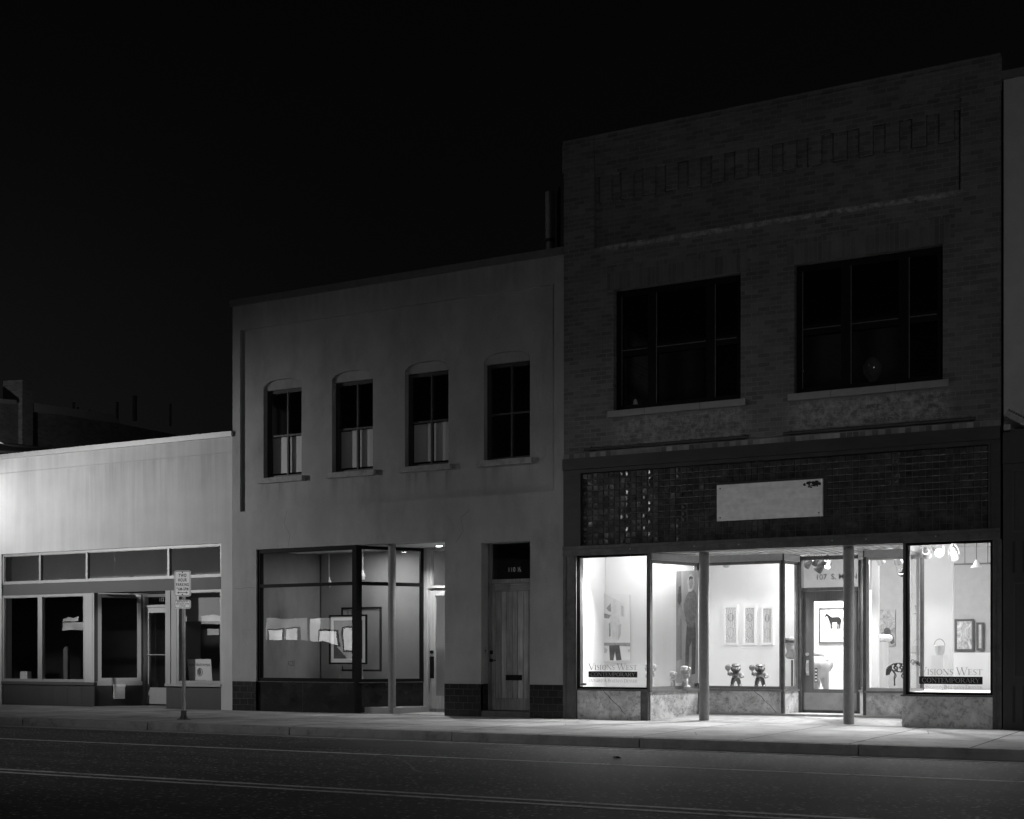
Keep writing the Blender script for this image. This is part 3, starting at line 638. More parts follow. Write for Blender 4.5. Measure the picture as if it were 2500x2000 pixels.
def rrect(w, h, r, n=6):
    o = []
    for cx, cz, a0 in ((w / 2 - r, h / 2 - r, 0), (-w / 2 + r, h / 2 - r, 90), (-w / 2 + r, -h / 2 + r, 180), (w / 2 - r, -h / 2 + r, 270)):
        for k in range(n + 1): a = rad(a0 + 90 * k / n); o.append((cx + r * math.cos(a), cz + r * math.sin(a)))
    return o
def plate(z, w, h, label):
    Mp = Matrix.Translation((spx, spy - .03, z)) @ Matrix.Rotation(yawS, 4, 'Z')
    p = MB(Mp).prism(rrect(w, h, .035), -.003, 0).build('sign_plate', M_sign, t, label)
    a, c = rrect(w - .018, h - .018, .028), rrect(w - .036, h - .036, .02); b = MB(Mp)
    for k in range(len(a)): m_ = (k + 1) % len(a); b.face([(a[k][0], -.0045, a[k][1]), (a[m_][0], -.0045, a[m_][1]), (c[m_][0], -.0045, c[m_][1]), (c[k][0], -.0045, c[k][1])])
    b.build('border', M_ink, p); return Mp, p
def bolt(Mp, p, z, m):
    MB(Mp).tube((0, -.012, z), (0, -.002, z), .011, n=10).build('bolt', m, p)
Mp, p = plate(2.43, .305, .46, 'tall plate reading two hour parking')
def tx_(s, z, h, w):
    text_mesh(s, Mp, 0, z, h, M_ink, p, fitw=w, y=-.0046, bold=.03, sp=1.22)
tx_('TWO', .119, .057, .142); tx_('HOUR', .0375, .057, .16); tx_('PARKING', -.044, .055, .232); tx_('9AM-5PM', -.122, .053, .216)
b = MB(Mp); za_ = -.162; b.face([(-.07, -.0046, za_ - .005), (.07, -.0046, za_ - .005), (.07, -.0046, za_ + .005), (-.07, -.0046, za_ + .005)])
for s_ in (-1, 1):
    ps = [(s_ * .1, -.0046, za_), (s_ * .062, -.0046, za_ + .02), (s_ * .07, -.0046, za_), (s_ * .062, -.0046, za_ - .02)]; b.face(ps if s_ > 0 else ps[::-1])
b.build('arrow', M_ink, p); bolt(Mp, p, .2, M_ink); bolt(Mp, p, -.195, M_ink)
Mp, p = plate(2.06, .305, .155, 'small plate below it')
text_mesh('MUST MOVE TO', Mp, 0, .033, .022, M_ink, p, y=-.0046, bold=.02, sx=.9); text_mesh('NEW BLOCK AFTER', Mp, 0, -.003, .022, M_ink, p, y=-.0046, bold=.02, sx=.9); text_mesh('2 HOURS', Mp, 0, -.04, .022, M_ink, p, y=-.0046, bold=.02, sx=.9)
bolt(Mp, p, .07, M_white3); bolt(Mp, p, -.07, M_white3)

# ------------------------------------------------------------------ middle building
MX0, MX1 = -18.65, -10.93
MBd = thing('grey_stucco_building', 'two-storey grey stucco building with four arched upper windows, middle of the row', 'building', (MX0, 0, 0))
SO = (-18.02, -13.46, 0, 3.335); DO = (-12.66, -11.62, 0, 3.255)
wins = [(-17.89, -16.91), (-16.15, -15.16), (-14.41, -13.42), (-12.64, -11.66)]
WZ0, WZ1 = 4.80, 6.82
b = MB(); b.wall(MX0, MX1, 0, 8.43, 0, .07, [(-18.45, -11.13, 4.14, 7.92), SO, DO])
b.wall(MX0 + .01, MX1 - .01, 0, 8.42, .07, .34, [(x0, x1, WZ0, WZ1) for x0, x1 in wins] + [SO, DO])
SP = 6.68
for x0, x1 in wins:
    xm = (x0 + x1) / 2; hw = (x1 - x0) / 2; n = 12
    top = [(x0 + (x1 - x0) * k / n, SP + (WZ1 - SP) * math.sqrt(max(0, 1 - ((k / n * 2 - 1)) ** 2)) ** 1.0 * .999) for k in range(n + 1)]
    for k in range(n):
        (xa, za), (xb, zb) = top[k], top[k + 1]
        b.prism([(xa, za), (xb, zb), (xb, WZ1), (xa, WZ1)], .07, .2)
b.box(MX0, MX0 + .3, .34, 14, 0, 8.4).box(MX1 - .3, MX1 - .01, .34, 14, 0, 8.4)
b.build('wall', M_stucM, MBd)
MB().box(MX0 - .04, MX1, -.05, .4, 8.43, 8.56).build('coping', M_copD, MBd)
MB().box(MX0 + .3, MX1 - .3, .34, 14, 8.0, 8.1).build('roof', M_dark, MBd)
MB().box(MX0 + .3, MX1 - .3, .34, 7, 3.7, 4.0).build('upper_floor', M_dark, MBd)
MB().box(MX0 + .3, MX1 - .3, 3.9, 4, 0, 8).build('interior_wall', M_dark, MBd)
for i, (x0, x1) in enumerate(wins):
    MB().box(x0, x1, .13, .19, 6.62, 6.81).build('arched_header', M_stucM, MBd)
    w = glazed(MBd, I4, x0, x1, WZ0, 6.62, .055, .08, M_steel, M_glu, xs=[(x0 + x1) / 2 + .03], zs=[5.68], mw=.035, name='upper_window', y=.2, label=('upper window without a blind' if i == 3 else None))
    if i < 3: MB().box(x0 + .06, x1 - .06, .31, .315, 4.92, 5.66).build('blind', M_blind, w)
    bb = MB()
    bb.box(x0 - .08, x1 + .08, -.03, .19, 4.69, 4.797); bb.build('window_sill', M_stone, MBd)
for pp in ([(-17.2, 3.35), (-17.15, 3.6), (-17.3, 3.85), (-17.22, 4.1)], [(-13.2, 3.3), (-13.05, 3.5), (-13.1, 3.75), (-12.9, 3.9)], [(-18.6, 2.55), (-18.4, 2.53), (-18.25, 2.56), (-18.05, 2.54)]):
    b = MB()
    for p_, q_ in zip(pp, pp[1:]):
        d_ = Vector((q_[0] - p_[0], q_[1] - p_[1])).normalized(); n_ = Vector((-d_.y, d_.x)) * .003
        b.face([(p_[0] - n_.x, -.001, p_[1] - n_.y), (q_[0] - n_.x, -.001, q_[1] - n_.y), (q_[0] + n_.x, -.001, q_[1] + n_.y), (p_[0] + n_.x, -.001, p_[1] + n_.y)])
    b.build('stucco_crack', M_steel2, MBd)
# storefront
YM = .04; xcM = -15.58
zt = 2.58
glazed(MBd, I4, SO[0], xcM, .615, 3.325, .06, .12, M_blackF, M_gl, zs=[zt], mw=.065, name='shop_window', y=YM, label='widest pane flush with the front')
A = (xcM + .05, .05); B = (PX(1034.5, 1.25), 1.25); Mm, Lm = frameM(A, B)
MB().prismz([(xcM, YM - .01), (xcM + .05, YM - .01), (xcM + .1, .15), (xcM, .15)], .0, 3.33).build('corner_post', M_blackF, MBd)
glazed(MBd, Mm, .03, Lm, .615, 3.325, .05, .1, M_blackF, M_gl, xs=[hit(956, A, B)], zs=[zt], mw=.07, name='splayed_window', y=0)
b = MB(); b.box(SO[0], xcM - .002, YM + .01, .16, .0, .6)
x = SO[0]
b.build('bulkhead', M_slab, MBd)
MB().box(SO[0] + 1.15, SO[0] + 1.156, YM + .008, YM + .01, 0, .6).build('slab_joint', M_mortar, MBd)
MB().box(SO[0], xcM, YM - .02, .18, .6, .613).build('window_sill', M_steel2, MBd)
MB(Mm).box(.04, Lm, .015, .12, 0, .6).build('splay_bulkhead', M_slab, MBd)
MB(Mm).box(.04, Lm, -.015, .13, .6, .613).build('splay_sill', M_steel2, MBd)
for x0, x1 in ((MX0 + .003, SO[0]), (SO[1], DO[0]), (DO[1], MX1 - .003)):
    b = MB().box(x0, x1, -.014, .06, .0, .61)
    if x1 == DO[0]: b.box(DO[0] - .012, DO[0] + .008, .06, .26, 0, .61)
    b.build('tile_base', M_tileB, MBd)
# column
ccx = PX(957, .25)
MB().lathe((ccx, .25, .0), [(.075, 0), (.075, 3.34)], 28).build('column', M_post, MBd, smooth=False)
MB().lathe((ccx, .25, .0), [(.1, 0), (.1, .012), (.078, .02)], 28).build('column_base', M_steel2, MBd)
# entrance 110
YE = 1.3
a0 = PX(1034.5, YE); a1 = PX(1046, YE)
b = MB(); b.box(a0, a1, YE - .03, YE + .12, 0, 3.335)
xr2 = -13.5
ztr0, ztr1 = PZ(1062, 1430, YE), PZ(1062, 1344, YE); zdt = PZ(1062, 1436, YE); zg1, zg0, zk0 = PZ(1062, 1454, YE), PZ(1062, 1699, YE), PZ(1062, 1730, YE)
b.box(a1, xr2, YE - .02, YE + .1, ztr1 + .0, 3.335).box(a1, xr2, YE - .025, YE + .1, zdt, ztr0)
b.box(xr2 - .05, xr2, YE + .001, YE + .12, 0, zdt)
b.box(a1, a1 + .05, YE, YE + .1, ztr0, ztr1).box(a1 + .05, a1 + .065, YE + .03, YE + .1, ztr0, ztr1)
df = b.build('entrance_frame', M_wood, MBd)
MB().face([(a1, YE + .07, ztr0), (xr2, YE + .07, ztr0), (xr2, YE + .07, ztr1), (a1, YE + .07, ztr1)]).build('transom_pane', M_gl, df)
tx, tz = P(1079, 1409, YE)
text_mesh('110', I4, tx + .03, tz, .11, M_paper, MBd, name='house_number', y=YE + .06, align='LEFT', sx=.6)
for o in [bpy.data.objects[-1]] if False else []: pass
s1 = PX(1062, YE)
b = MB(); b.box(a1 + .01, s1, YE + .01, YE + .06, zk0, zdt - .01).box(xr2 - .17, xr2 - .06, YE + .01, YE + .06, zk0, zdt - .01).box(s1, xr2 - .17, YE + .012, YE + .058, zg1, zdt - .01).box(s1, xr2 - .17, YE + .012, YE + .058, zk0, zg0)
dd = b.build('door', M_wood, MBd, 'light oak glazed door')
MB().face([(s1, YE + .035, zg0), (xr2 - .17, YE + .035, zg0), (xr2 - .17, YE + .035, zg1), (s1, YE + .035, zg1)]).build('pane', M_gl, dd)
hx = (a1 + .01 + s1) / 2
zh0, zh1 = PZ(1055, 1656, YE), PZ(1055, 1603, YE)
b = MB(); b.box(hx - .045, hx + .045, YE - .005, YE + .01, zh0, zh1); b.path([(hx, YE, zh1 - .08), (hx, YE - .06, zh1 - .1), (hx, YE - .06, zh0 + .12), (hx, YE, zh0 + .1)], .01); b.tube((hx, YE - .03, zh1 + .09), (hx, YE + .01, zh1 + .09), .035)
b.build('handle', M_blackF, dd)
tx, tz = P(1079, 1554, YE); text_mesh('ROB', I4, tx, tz, .07, M_ink2, dd, y=YE + .03, align='LEFT', sx=.5)
MB().face([(SO[1], .34, 0), (xr2, YE + .1, 0), (xr2, YE + .1, 3.335), (SO[1], .34, 3.335)]).box(xr2, SO[1], YE + .1, YE + .2, 0, 3.335).build('entrance_side_wall', M_stucM, MBd)
MB().prismz([(SO[0], .34), (SO[1] + .01, .34), (SO[1] + .01, 1.42), (SO[0], 1.42)], 3.338, 3.42).build('soffit', M_white, MBd)
MB().prismz([(xcM, .13), (SO[1], .02), (SO[1], 1.4), (a0, 1.4)], -.05, .006).build('entrance_floor', M_conc, MBd)
MB().box(a1, xr2, YE - .03, YE + .1, .006, zk0 - .004).build('threshold', M_woodD, MBd)
dx_, dy_ = -14.05, .75
t = thing('recessed_downlight', 'small bright round downlight in the ceiling of the grey building entrance', 'ceiling light', (dx_, dy_, 3.33))
MB().lathe((dx_, dy_, 3.31), [(.075, .0), (.085, .026)], 20).build('trim', M_white3, t)
MB().lathe((dx_, dy_, 3.30), [(.05, .0), (.06, .012)], 20).build('lens', emis('downlight_lens', .9, 25), t)
# lettering on the wide pane
tx, tz = P(703, 1626, .1); text_mesh('ROB', I4, tx, tz, .11, M_ink, MBd, y=.092, align='LEFT', sx=.62, bold=-.01)
# entrance 110 1/2
YH = .27
b = MB(); u0, u1 = PX(1185.5, YH), PX(1196, YH)
zt0, zt1 = PZ(1192, 1417, YH), 3.255; zd1 = PZ(1192, 1426, YH); zd0 = .12
b.box(DO[0] + .002, u1, YH - .02, YH + .06, .0, zt1).box(DO[1] - .05, DO[1] - .002, YH - .02, YH + .06, 0, zt1).box(u1, DO[1] - .05, YH - .025, YH + .05, zd1 + .005, zt0 + .01)
b.box(u1, u1 + .04, YH + .0, YH + .05, zt0 + .01, zt1)
b.build('door_frame', M_woodD, MBd)
MB().face([(u1, YH + .03, zt0), (DO[1], YH + .03, zt0), (DO[1], YH + .03, zt1), (u1, YH + .03, zt1)]).build('transom_pane', M_gl, MBd)
tx, tz = P(1240.5, 1396, YH)
text_mesh('110 ½', I4, tx, tz, .085, M_rblind, MBd, name='house_number', y=YH + .02, align='LEFT', fitw=.26, bold=.015, sp=1.1)
dx0, dx1 = u1 + .005, DO[1] - .055; ps0 = PX(1210, YH); zr = PZ(1210, 1444.6, YH); zb_ = PZ(1210, 1705, YH)
b = MB(); b.box(dx0, ps0, YH, YH + .04, zd0, zd1).box(ps0, dx1, YH + .002, YH + .04, zd0, zb_)
dd = b.build('board_door', M_woodD, MBd, 'weathered wooden plank door')
MB().box(ps0 - .01, dx1, YH - .003, YH + .04, zr, zd1 - .002).build('top_rail', mat('pale_weathered_oak', .2, .55, .3, 5, .2, 40, stretch=(.6, 9, 9)), dd)
nb_ = 7
for k in range(nb_):
    xa = ps0 + (dx1 - ps0) * k / nb_; xb = ps0 + (dx1 - ps0) * (k + 1) / nb_
    MB().box(xa + .004, xb - .004, YH + .006, YH + .036, zb_ + .004, zr - .004).build('plank', mat('plank_oak_%d' % k, .2 + .1 * ((k * 5) % 3) / 2, .5, .4, 4.3 + k * .3, .2, 40, stretch=(9, 9, .3), var2=.25, s2=1.5 + k * .2), dd)
sl0, sz0 = P(1235, 1661, YH); sl1, sz1 = P(1274, 1648, YH)
MB().box(sl0, sl1, YH - .008, YH + .01, sz0, sz1).build('mail_slot', M_blackF, dd, bevel=.003)
kx, kz = P(1200, 1593, YH); kx2, kz2 = P(1200, 1612.5, YH)
MB().box(kx - .03, kx + .03, YH - .02, YH + .002, kz - .035, kz + .035).build('deadbolt', M_blackF, dd, bevel=.004)
MB().tube((kx, YH - .03, kz2), (kx, YH + .002, kz2), .032, n=16).tube((kx, YH - .035, kz2), (kx + .11, YH - .035, kz2), .009).build('lever_handle', M_blackF, dd)
MB().box(-13.2, -11.3, .9, .95, 0, 3.5).build('dark_backing', M_dark, MBd)  # added dark panel, blackens the view through the transom over the planks
MB().box(DO[0], DO[1], .0, YH + .05, 0, .11).build('doorstep', M_steel2, MBd)
t = thing('doorbell', 'small metal doorbell plate on the side of the plank door recess', 'doorbell', (DO[0], .12, 1.2))
MB().box(DO[0], DO[0] + .012, .1, .17, 1.17, 1.3).build('plate', M_alu, t); MB().box(DO[0] + .012, DO[0] + .02, .125, .145, 1.22, 1.25).build('button', M_blackF, t)
# interior of the middle shop
b = MB(); b.box(-18.3, -13.5, 2.6, 2.7, 0, 3.5); b.box(PX(665, 2.0), PX(665, 2.0) + .05, 2.0, 2.6, 0, 3.5); b.build('display_wall', M_midI, MBd)
MB().box(-18.3, -13.6, .2, 2.6, 3.42, 3.5).build('interior_ceiling', M_midI, MBd)
MB().box(-18.3, -14.6, .2, 2.6, 0, .12).build('interior_floor', M_midI, MBd)
MB().prismz([(-18.0, .18), (-15.5, .28), (-14.95, 1.2), (-18.0, 1.2)], .55, .6).build('window_platform', M_midI, MBd)
def framed(name, label, cat, x0, x1, z0, z1, Y, fw, fm, pm, mw=0, mm=None, dep=.03, group=None, extra=None):
    t = thing(name, label, cat, ((x0 + x1) / 2, Y, z0), group)
    b = MB(); b.box(x0, x0 + fw, Y - dep, Y, z0, z1).box(x1 - fw, x1, Y - dep, Y, z0, z1).box(x0 + fw, x1 - fw, Y - dep + .001, Y, z0, z0 + fw).box(x0 + fw, x1 - fw, Y - dep + .001, Y, z1 - fw, z1); b.build('frame', fm, t)
    if mw:
        MB().box(x0 + fw, x1 - fw, Y - dep * .5, Y, z0 + fw, z1 - fw).build('mat_board', mm, t)
    k = fw + mw; MB().box(x0 + k, x1 - k, Y - dep * .6, Y - dep * .5 if mw else Y, z0 + k, z1 - k).build('picture', pm, t)
    if extra: extra(t, x0 + k, x1 - k, z0 + k, z1 - k, Y - dep * .6 - .001)
    return t
ex0, ez1 = P(804.9, 1502, .9); ex1, ez0 = P(897, 1622, .9)
framed('framed_print', 'dark print with wide pale mat in a black frame on the easel', 'framed picture', ex0, ex1, ez0, ez1, .9, .035, M_blackF, pattern('dark_print', .02, .1, 3, 'noise', 2), .08, M_white)
t = thing('easel', 'dark wooden easel behind the corner of the grey building shop window', 'easel', ((ex0 + ex1) / 2, .95, .6))
xm = (ex0 + ex1) / 2
MB().box(xm - .25, xm + .25, .85, .95, ez0 - .03, ez0 - .002).build('tray', M_woodD, t)
for s_ in (-1, 1): MB().tube((xm + s_ * .3, 1.0, .6), (xm + s_ * .08, 1.0, ez1 + .1), .02).build('leg', M_woodD, t)
MB().tube((xm, 1.25, .6), (xm, 1.0, ez1 + .1), .02).build('leg', M_woodD, t)
fx0, fz1 = P(808, 1482, 1.6); fx1, fz0 = P(906, 1640, 1.6)
framed('framed_print', 'larger thin black frame hanging behind the easel', 'framed picture', fx0, fx1, fz0, fz1, 2.0, .04, M_blackF, M_midI)
for k, (u, v1) in enumerate(((803, 1425), (886, 1408))):
    px_, pz_ = P(u, v1, 1.4 + k * .6); Y_ = 1.4 + k * .6
    t = thing('pendant_lamp', ['unlit pale pendant lamp hanging behind the upper part of the wide pane', 'unlit thin pendant lamp hanging behind the angled pane'][k], 'pendant lamp', (px_, Y_, 3.42))
    MB().tube((px_, Y_, pz_ + .12), (px_, Y_, 3.42), .006).build('cord', M_rblind, t)
    MB().lathe((px_, Y_, pz_), [(.06, 0), (.05, .05), (.03, .08), (.02, .14)], 16).build('lamp_holder', M_ink2, t)
    MB().ell((px_, Y_, pz_ - .04), .045, .045, .055).build('bulb', M_ink2, t, smooth=True)

# rooftop flue
t = thing('flue_pipe', 'tall round metal flue pipe on the roof edge beside the brick building', 'chimney pipe', (-12.0, 1.5, 8.1))
pxx = PX(1343, 1.5); z1_ = PZ(1343, 470, 1.5)
t.location = (pxx, 1.5, 8.1); t['org'] = (pxx, 1.5, 8.1)
MB().tube((pxx, 1.5, 8.1), (pxx, 1.5, z1_), .09, n=20).build('pipe', M_galv, t)
MB().tube((pxx, 1.5, 9.2), (pxx, 1.5, 9.26), .1, n=20).build('collar', M_steel2, t)
MB().tube((pxx + .14, 1.6, 8.1), (pxx + .14, 1.6, z1_ + .1), .035, n=12).build('thin_pipe', M_steel2, t)
b = MB().tube((pxx - .05, 1.5, 9.2), (pxx - 1.1, 1.9, 8.15), .006, n=5).tube((pxx - .05, 1.5, 9.2), (pxx + .2, 1.2, 8.5), .006, n=5); b.build('guy_wire', M_steel2, t)
# ------------------------------------------------------------------ brick building
RX0, RX1 = -10.93, -3.38
RB = thing('brick_building', 'two-storey dark brick building with a brightly lit gallery storefront, right of centre', 'building', (RX0, 0, 0))
WH = [(-9.94, -7.58, 5.50, 7.65), (-6.65, -4.25, 5.50, 7.65)]
FX0, FX1, FZ0, FZ1 = -10.32, -3.98, 8.46, 10.14
b = MB(); b.wall(RX0, RX1, 4.80, 10.40, 0, .11, WH + [(FX0, FX1, FZ0, FZ1)])
b.wall(RX0 + .005, RX1 - .005, 4.80, 10.39, .11, .42, WH)
b.box(FX0, FX1, .035, .11, 9.74, 9.93).box(FX0, FX1, .015, .11, 9.93, FZ1 - .001)
n = 15; pitch = (FX1 - FX0) / n
for k in range(n):
    xa = FX0 + pitch * (k + .22); b.box(xa, xa + pitch * .52, .04, .11, 9.27, 9.739)
b.box(RX0 - .02, RX0 + .61, -.02, 0, 9.9, 10.41).box(RX1 - .6, RX1 + .02, -.02, 0, 9.9, 10.41)
b.box(RX0 - .01, RX0 + .3, .42, 14, 4.8, 10.2)
b.build('wall', M_brick, RB)
MB().box(RX1 - .09, RX1 - .01, .42, 14, 0, 10.2).build('party_wall', M_brick, RB)
MB().box(RX0 + .0, RX0 + .02, .3, 14, 0, 4.8).build('party_wall', M_white, RB)
MB().box(RX0, RX1, -.03, .42, 10.40, 10.47).build('parapet_cap', M_brick, RB)
MB().box(RX0 + .3, RX1 - .3, .42, 14, 9.6, 9.7).build('roof', M_dark, RB)
for i, (x0, x1, z0, z1) in enumerate(WH):
    MB().box(x0 - .12, x1 + .12, -.004, .0, 7.66, 8.06).build('soldier_course', M_soldier, RB)
    sb_ = MB()
    for j in range(3):
        xa = x0 - .1 + (x1 - x0 + .2) * (0, .28, .68)[j] + .003; xb = x0 - .1 + (x1 - x0 + .2) * (.28, .68, 1)[j] - .003
        sb_.box(xa, xb, -.05, .2, 5.385, 5.497)
    sb_.build('window_sill', M_stoneR, RB)
    ms = [(-9.255, -8.165), (-5.82, -4.885)][i]
    w = glazed(RB, I4, x0, x1, z0, z1, .1, .12, M_blackF, M_glu, xs=[ms[0], ms[1]], mw=.16, zs=[6.56], name='upper_window', y=.13)
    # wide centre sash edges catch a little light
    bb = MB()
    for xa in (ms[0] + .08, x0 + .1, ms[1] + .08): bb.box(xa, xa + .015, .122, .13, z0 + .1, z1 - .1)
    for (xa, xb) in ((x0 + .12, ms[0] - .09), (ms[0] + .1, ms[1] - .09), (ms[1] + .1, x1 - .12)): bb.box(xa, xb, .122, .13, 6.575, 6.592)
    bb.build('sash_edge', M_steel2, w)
MB().box(RX0 + .3, RX1 - .3, 3.4, 3.5, 4.8, 9.6).build('upper_room_wall', M_dark, RB)
MB().box(RX0 + .3, RX1 - .3, .42, 3.5, 4.5, 4.8).build('upper_floor', M_dark, RB)
MB().box(RX0, RX1, -.012, .3, 4.705, 4.797).build('rowlock_course', M_rowlock, RB)
MB().box(RX0, RX1, -.05, .3, 4.5, 4.703).build('steel_beam', M_steel, RB)
b = MB()
b.box(RX0, RX1, -.02, .3, 4.43, 4.498); b.box(RX0, -10.61, -.015, .3, 3.12, 4.43).box(-3.53, RX1, -.015, .3, 3.12, 4.43)
b.box(-10.60, -3.54, .05, .3, 3.12, 4.43)
b.box(-10.61, -10.58, -.03, -.015, 3.12, 4.43).box(-3.56, -3.53, -.03, -.015, 3.12, 4.43)
b.build('tile_surround', M_steel, RB)
b = MB(); b.box(RX0, RX1, -.04, .32, 2.945, 3.06).box(RX0, RX1, -.055, .3, 3.062, 3.118); b.build('lintel', M_steel2, RB)
bo = MB()
for xx in (-7.6, -6.0, -5.45, -4.35, -9.6, -8.4): bo.tube((xx, -.05, 3.03), (xx, -.04, 3.03), .014, n=8)
bo.build('lintel_bolts', M_alu, RB)
# glazed hand-made tiles: slightly pillowed, each tilted by its own small amount
tb = MB(); gx0, gx1, gz0, gz1 = -10.575, -3.565, 3.125, 4.425; nx, nz_ = 66, 12; px_, pz_ = (gx1 - gx0) / nx, (gz1 - gz0) / nz_
for i in range(nx):
    coltilt = random.gauss(0, .05); glint = any(abs(gx0 + (i + .5) * px_ - xx) < px_ * .55 for xx in (PX(1428), PX(1517), PX(1531), PX(1569), PX(1581), PX(1662), PX(2180)))
    for j in range(nz_):
        xa, xb = gx0 + i * px_ + .0035, gx0 + (i + 1) * px_ - .0035; za, zb = gz0 + j * pz_ + .0035, gz0 + (j + 1) * pz_ - .0035
        if xb > -8.01 and xa < -6.16 and zb > 3.45 and za < 4.05: continue
        tx_t, tz_t = coltilt + random.gauss(0, .025), random.gauss(0, .03); xm, zm = (xa + xb) / 2, (za + zb) / 2
        f_ = lambda x, z, d=0: (x, .036 + d + (x - xm) * tx_t + (z - zm) * tz_t, z)
        e = .042 if (glint and random.random() < .42) else .010; o_ = [f_(xa, za, .01), f_(xb, za, .01), f_(xb, zb, .01), f_(xa, zb, .01)]; i_ = [f_(xa + e, za + e, .001), f_(xb - e, za + e, .001), f_(xb - e, zb - e, .001), f_(xa + e, zb - e, .001)]
        c_ = f_(xm, zm, .0003); O = [tb.pt(p) for p in o_]; I = [tb.pt(p) for p in i_]; c = tb.pt(c_)
        for k in range(4): tb.f.append([O[k], O[(k + 1) % 4], I[(k + 1) % 4], I[k]]); tb.f.append([I[k], I[(k + 1) % 4], c])
M_tile = mat('glazed_dark_tile', .045, .2, .55, 7, .05, 60, spec=.6, stretch=(1, 1, 1), var2=.4, s2=1.6)
tb.build('tile_panel', M_tile, RB)
MB().box(gx0, gx1, .044, .05, gz0, gz1).build('tile_grout', M_mortar, RB)
bl = MB().box(-8.0, -6.17, -.01, .045, 3.445, 4.06); so = bl.build('blank_sign', mat('weathered_sign_panel', .82, .7, .1, 4, .15, 40, stretch=(.5, 1, 3), var2=.1, s2=9), RB)
fx = MB()
for xx in (-7.94, -6.23):
    for zz in (3.5, 4.0): fx.tube((xx, -.018, zz), (xx, -.01, zz), .012, n=8)
fx.build('sign_fixings', M_steel2, so)
pb = MB(); random.seed(3)
for k in range(26):
    cx = -6.34 + random.gauss(0, .06); cz = 4.015 - abs(random.gauss(0, .045)); r = random.uniform(.01, .035); na = 7
    pb.face([(cx + r * random.uniform(.6, 1.4) * math.cos(2 * math.pi * a / na), -.0115 - k * .0001, min(4.055, cz + r * random.uniform(.4, 1) * math.sin(2 * math.pi * a / na))) for a in range(na)])
pb.build('peeled_paint', M_ink, so)
random.seed(11)
for (xa, xb) in ((-10.48, -7.42), (-6.81, -3.74)):
    t = thing('awning_rail', 'rusty steel awning rail above the %s half of the tile panel' % ('left' if xa < -8 else 'right'), 'rail', ((xa + xb) / 2, 0, 4.84), 'awning rails on the brick front')
    MB().tube((xa, -.07, 4.845), (xb, -.07, 4.845), .022).build('pipe', M_steel, t)
    for k in range(4):
        xx = xa + .1 + (xb - xa - .2) * k / 3; MB().box(xx - .02, xx + .02, -.07, .0, 4.85, 4.89).build('bracket', M_steel2, t)
# side jambs
b = MB(); b.box(RX0 + .002, -10.665, -.03, .25, 0, 2.944); b.box(RX0 + .03, RX0 + .06, -.045, -.03, .02, 2.93).box(-10.72, -10.69, -.04, -.03, .02, 2.93); b.build('side_jamb', M_steel2, RB)
b = MB(); b.box(-3.495, RX1 + .02, -.03, .25, 0, 2.944).box(-3.46, -3.44, -.045, -.03, .02, 2.93); b.build('side_jamb', M_steel2, RB)
# ---- storefront glazing
YW, YDR = 1.25, 1.9
c0 = (-9.27, .03); c1 = (PX(1707, YW), YW); c2 = (PX(1911, YW), YW); c3 = (PX(1951, YDR), YDR); c4 = (PX(2099, YDR), YDR); c5 = (PX(2111, YW), YW); c6 = (-4.86, YW); c7 = (-4.84, .03)
ZB, ZTp = .545, 2.93
M_fr = mat('dull_steel_frame', .2, .45, .2, 10, .05, metal=.3)
M_frP = mat('painted_sash', .45, .5, .1, 10, .05)
glazed(RB, I4, -10.66, -9.275, ZB, 2.943, .028, .06, M_blackF, M_glc, name='gallery_window', y=.01, label='left front window of the gallery with shop lettering')
glazed(RB, I4, -4.83, -3.497, ZB - .02, 2.943, .028, .06, M_blackF, M_glc, name='gallery_window', y=.01, label='right front window of the gallery with shop lettering')
def seg(A, B, name, fm, fw=.04, top=ZTp, trans=None, bulk=M_marble):
    M, L = frameM(A, B)
    w = glazed(RB, M, 0.02, L - .02, ZB, top - .1, fw, .06, fm, M_glc, name=name, y=.01)
    b = MB(M); b.box(0, L, -.03, .08, top - .098, top + .02); b.build('head_trim', M_frP, RB)
    b = MB(M); b.box(0, L, -.025, .09, ZB - .04, ZB - .002); b.build('window_sill', M_fr, RB)
    b = MB(M); b.box(0, L, .0, .08, 0, ZB - .042); b.build('bulkhead', bulk, RB)
seg((c0[0] + .02, c0[1] + .02), c1, 'gallery_window', M_fr)
seg(c1, c2, 'gallery_window', M_fr)
seg(c2, c3, 'gallery_window', M_fr)
seg(c4, c5, 'gallery_window', M_fr)
seg(c5, c6, 'gallery_window', M_frP)
seg(c6, c7, 'gallery_window', M_fr)
b = MB(); b.box(-10.66, PX(1564), .0, .1, .0, ZB - .03); b.build('bulkhead', M_marble, RB)
b = MB(); b.box(PX(1564) + .002, -9.275, -.01, .1, .0, ZB - .03); b.build('corner_pier', M_steel2, RB)
b = MB(); b.box(-10.66, -9.265, -.02, .1, ZB - .028, ZB - .003); b.build('window_sill', M_steel2, RB)
b = MB(); b.box(-4.88, -3.497, -.02, .1, .0, ZB - .05); b.build('bulkhead', M_marble, RB)
b = MB(); b.box(-4.9, -3.497, -.03, .1, ZB - .048, ZB - .023); b.build('window_sill', M_steel2, RB)
MB().box(c7[0] - .03, c7[0] + .012, .005, .075, .5, 2.944).build('corner_post', M_steel2, RB)
b = MB(); b.box(c0[0] - .02, c0[0] + .03, .005, .075, .5, 2.944)
b.build('corner_post', M_steel2, RB)
for c in (c1, c2, c4, c5): MB().box(c[0] - .025, c[0] + .025, c[1] - .02, c[1] + .06, .02, 2.94).build('mullion_post', M_steel2, RB)
MB().box(c3[0] - .03, c3[0] + .05, c3[1] - .03, c3[1] + .12, 0, 2.94).build('mullion_post', M_steel2, RB)
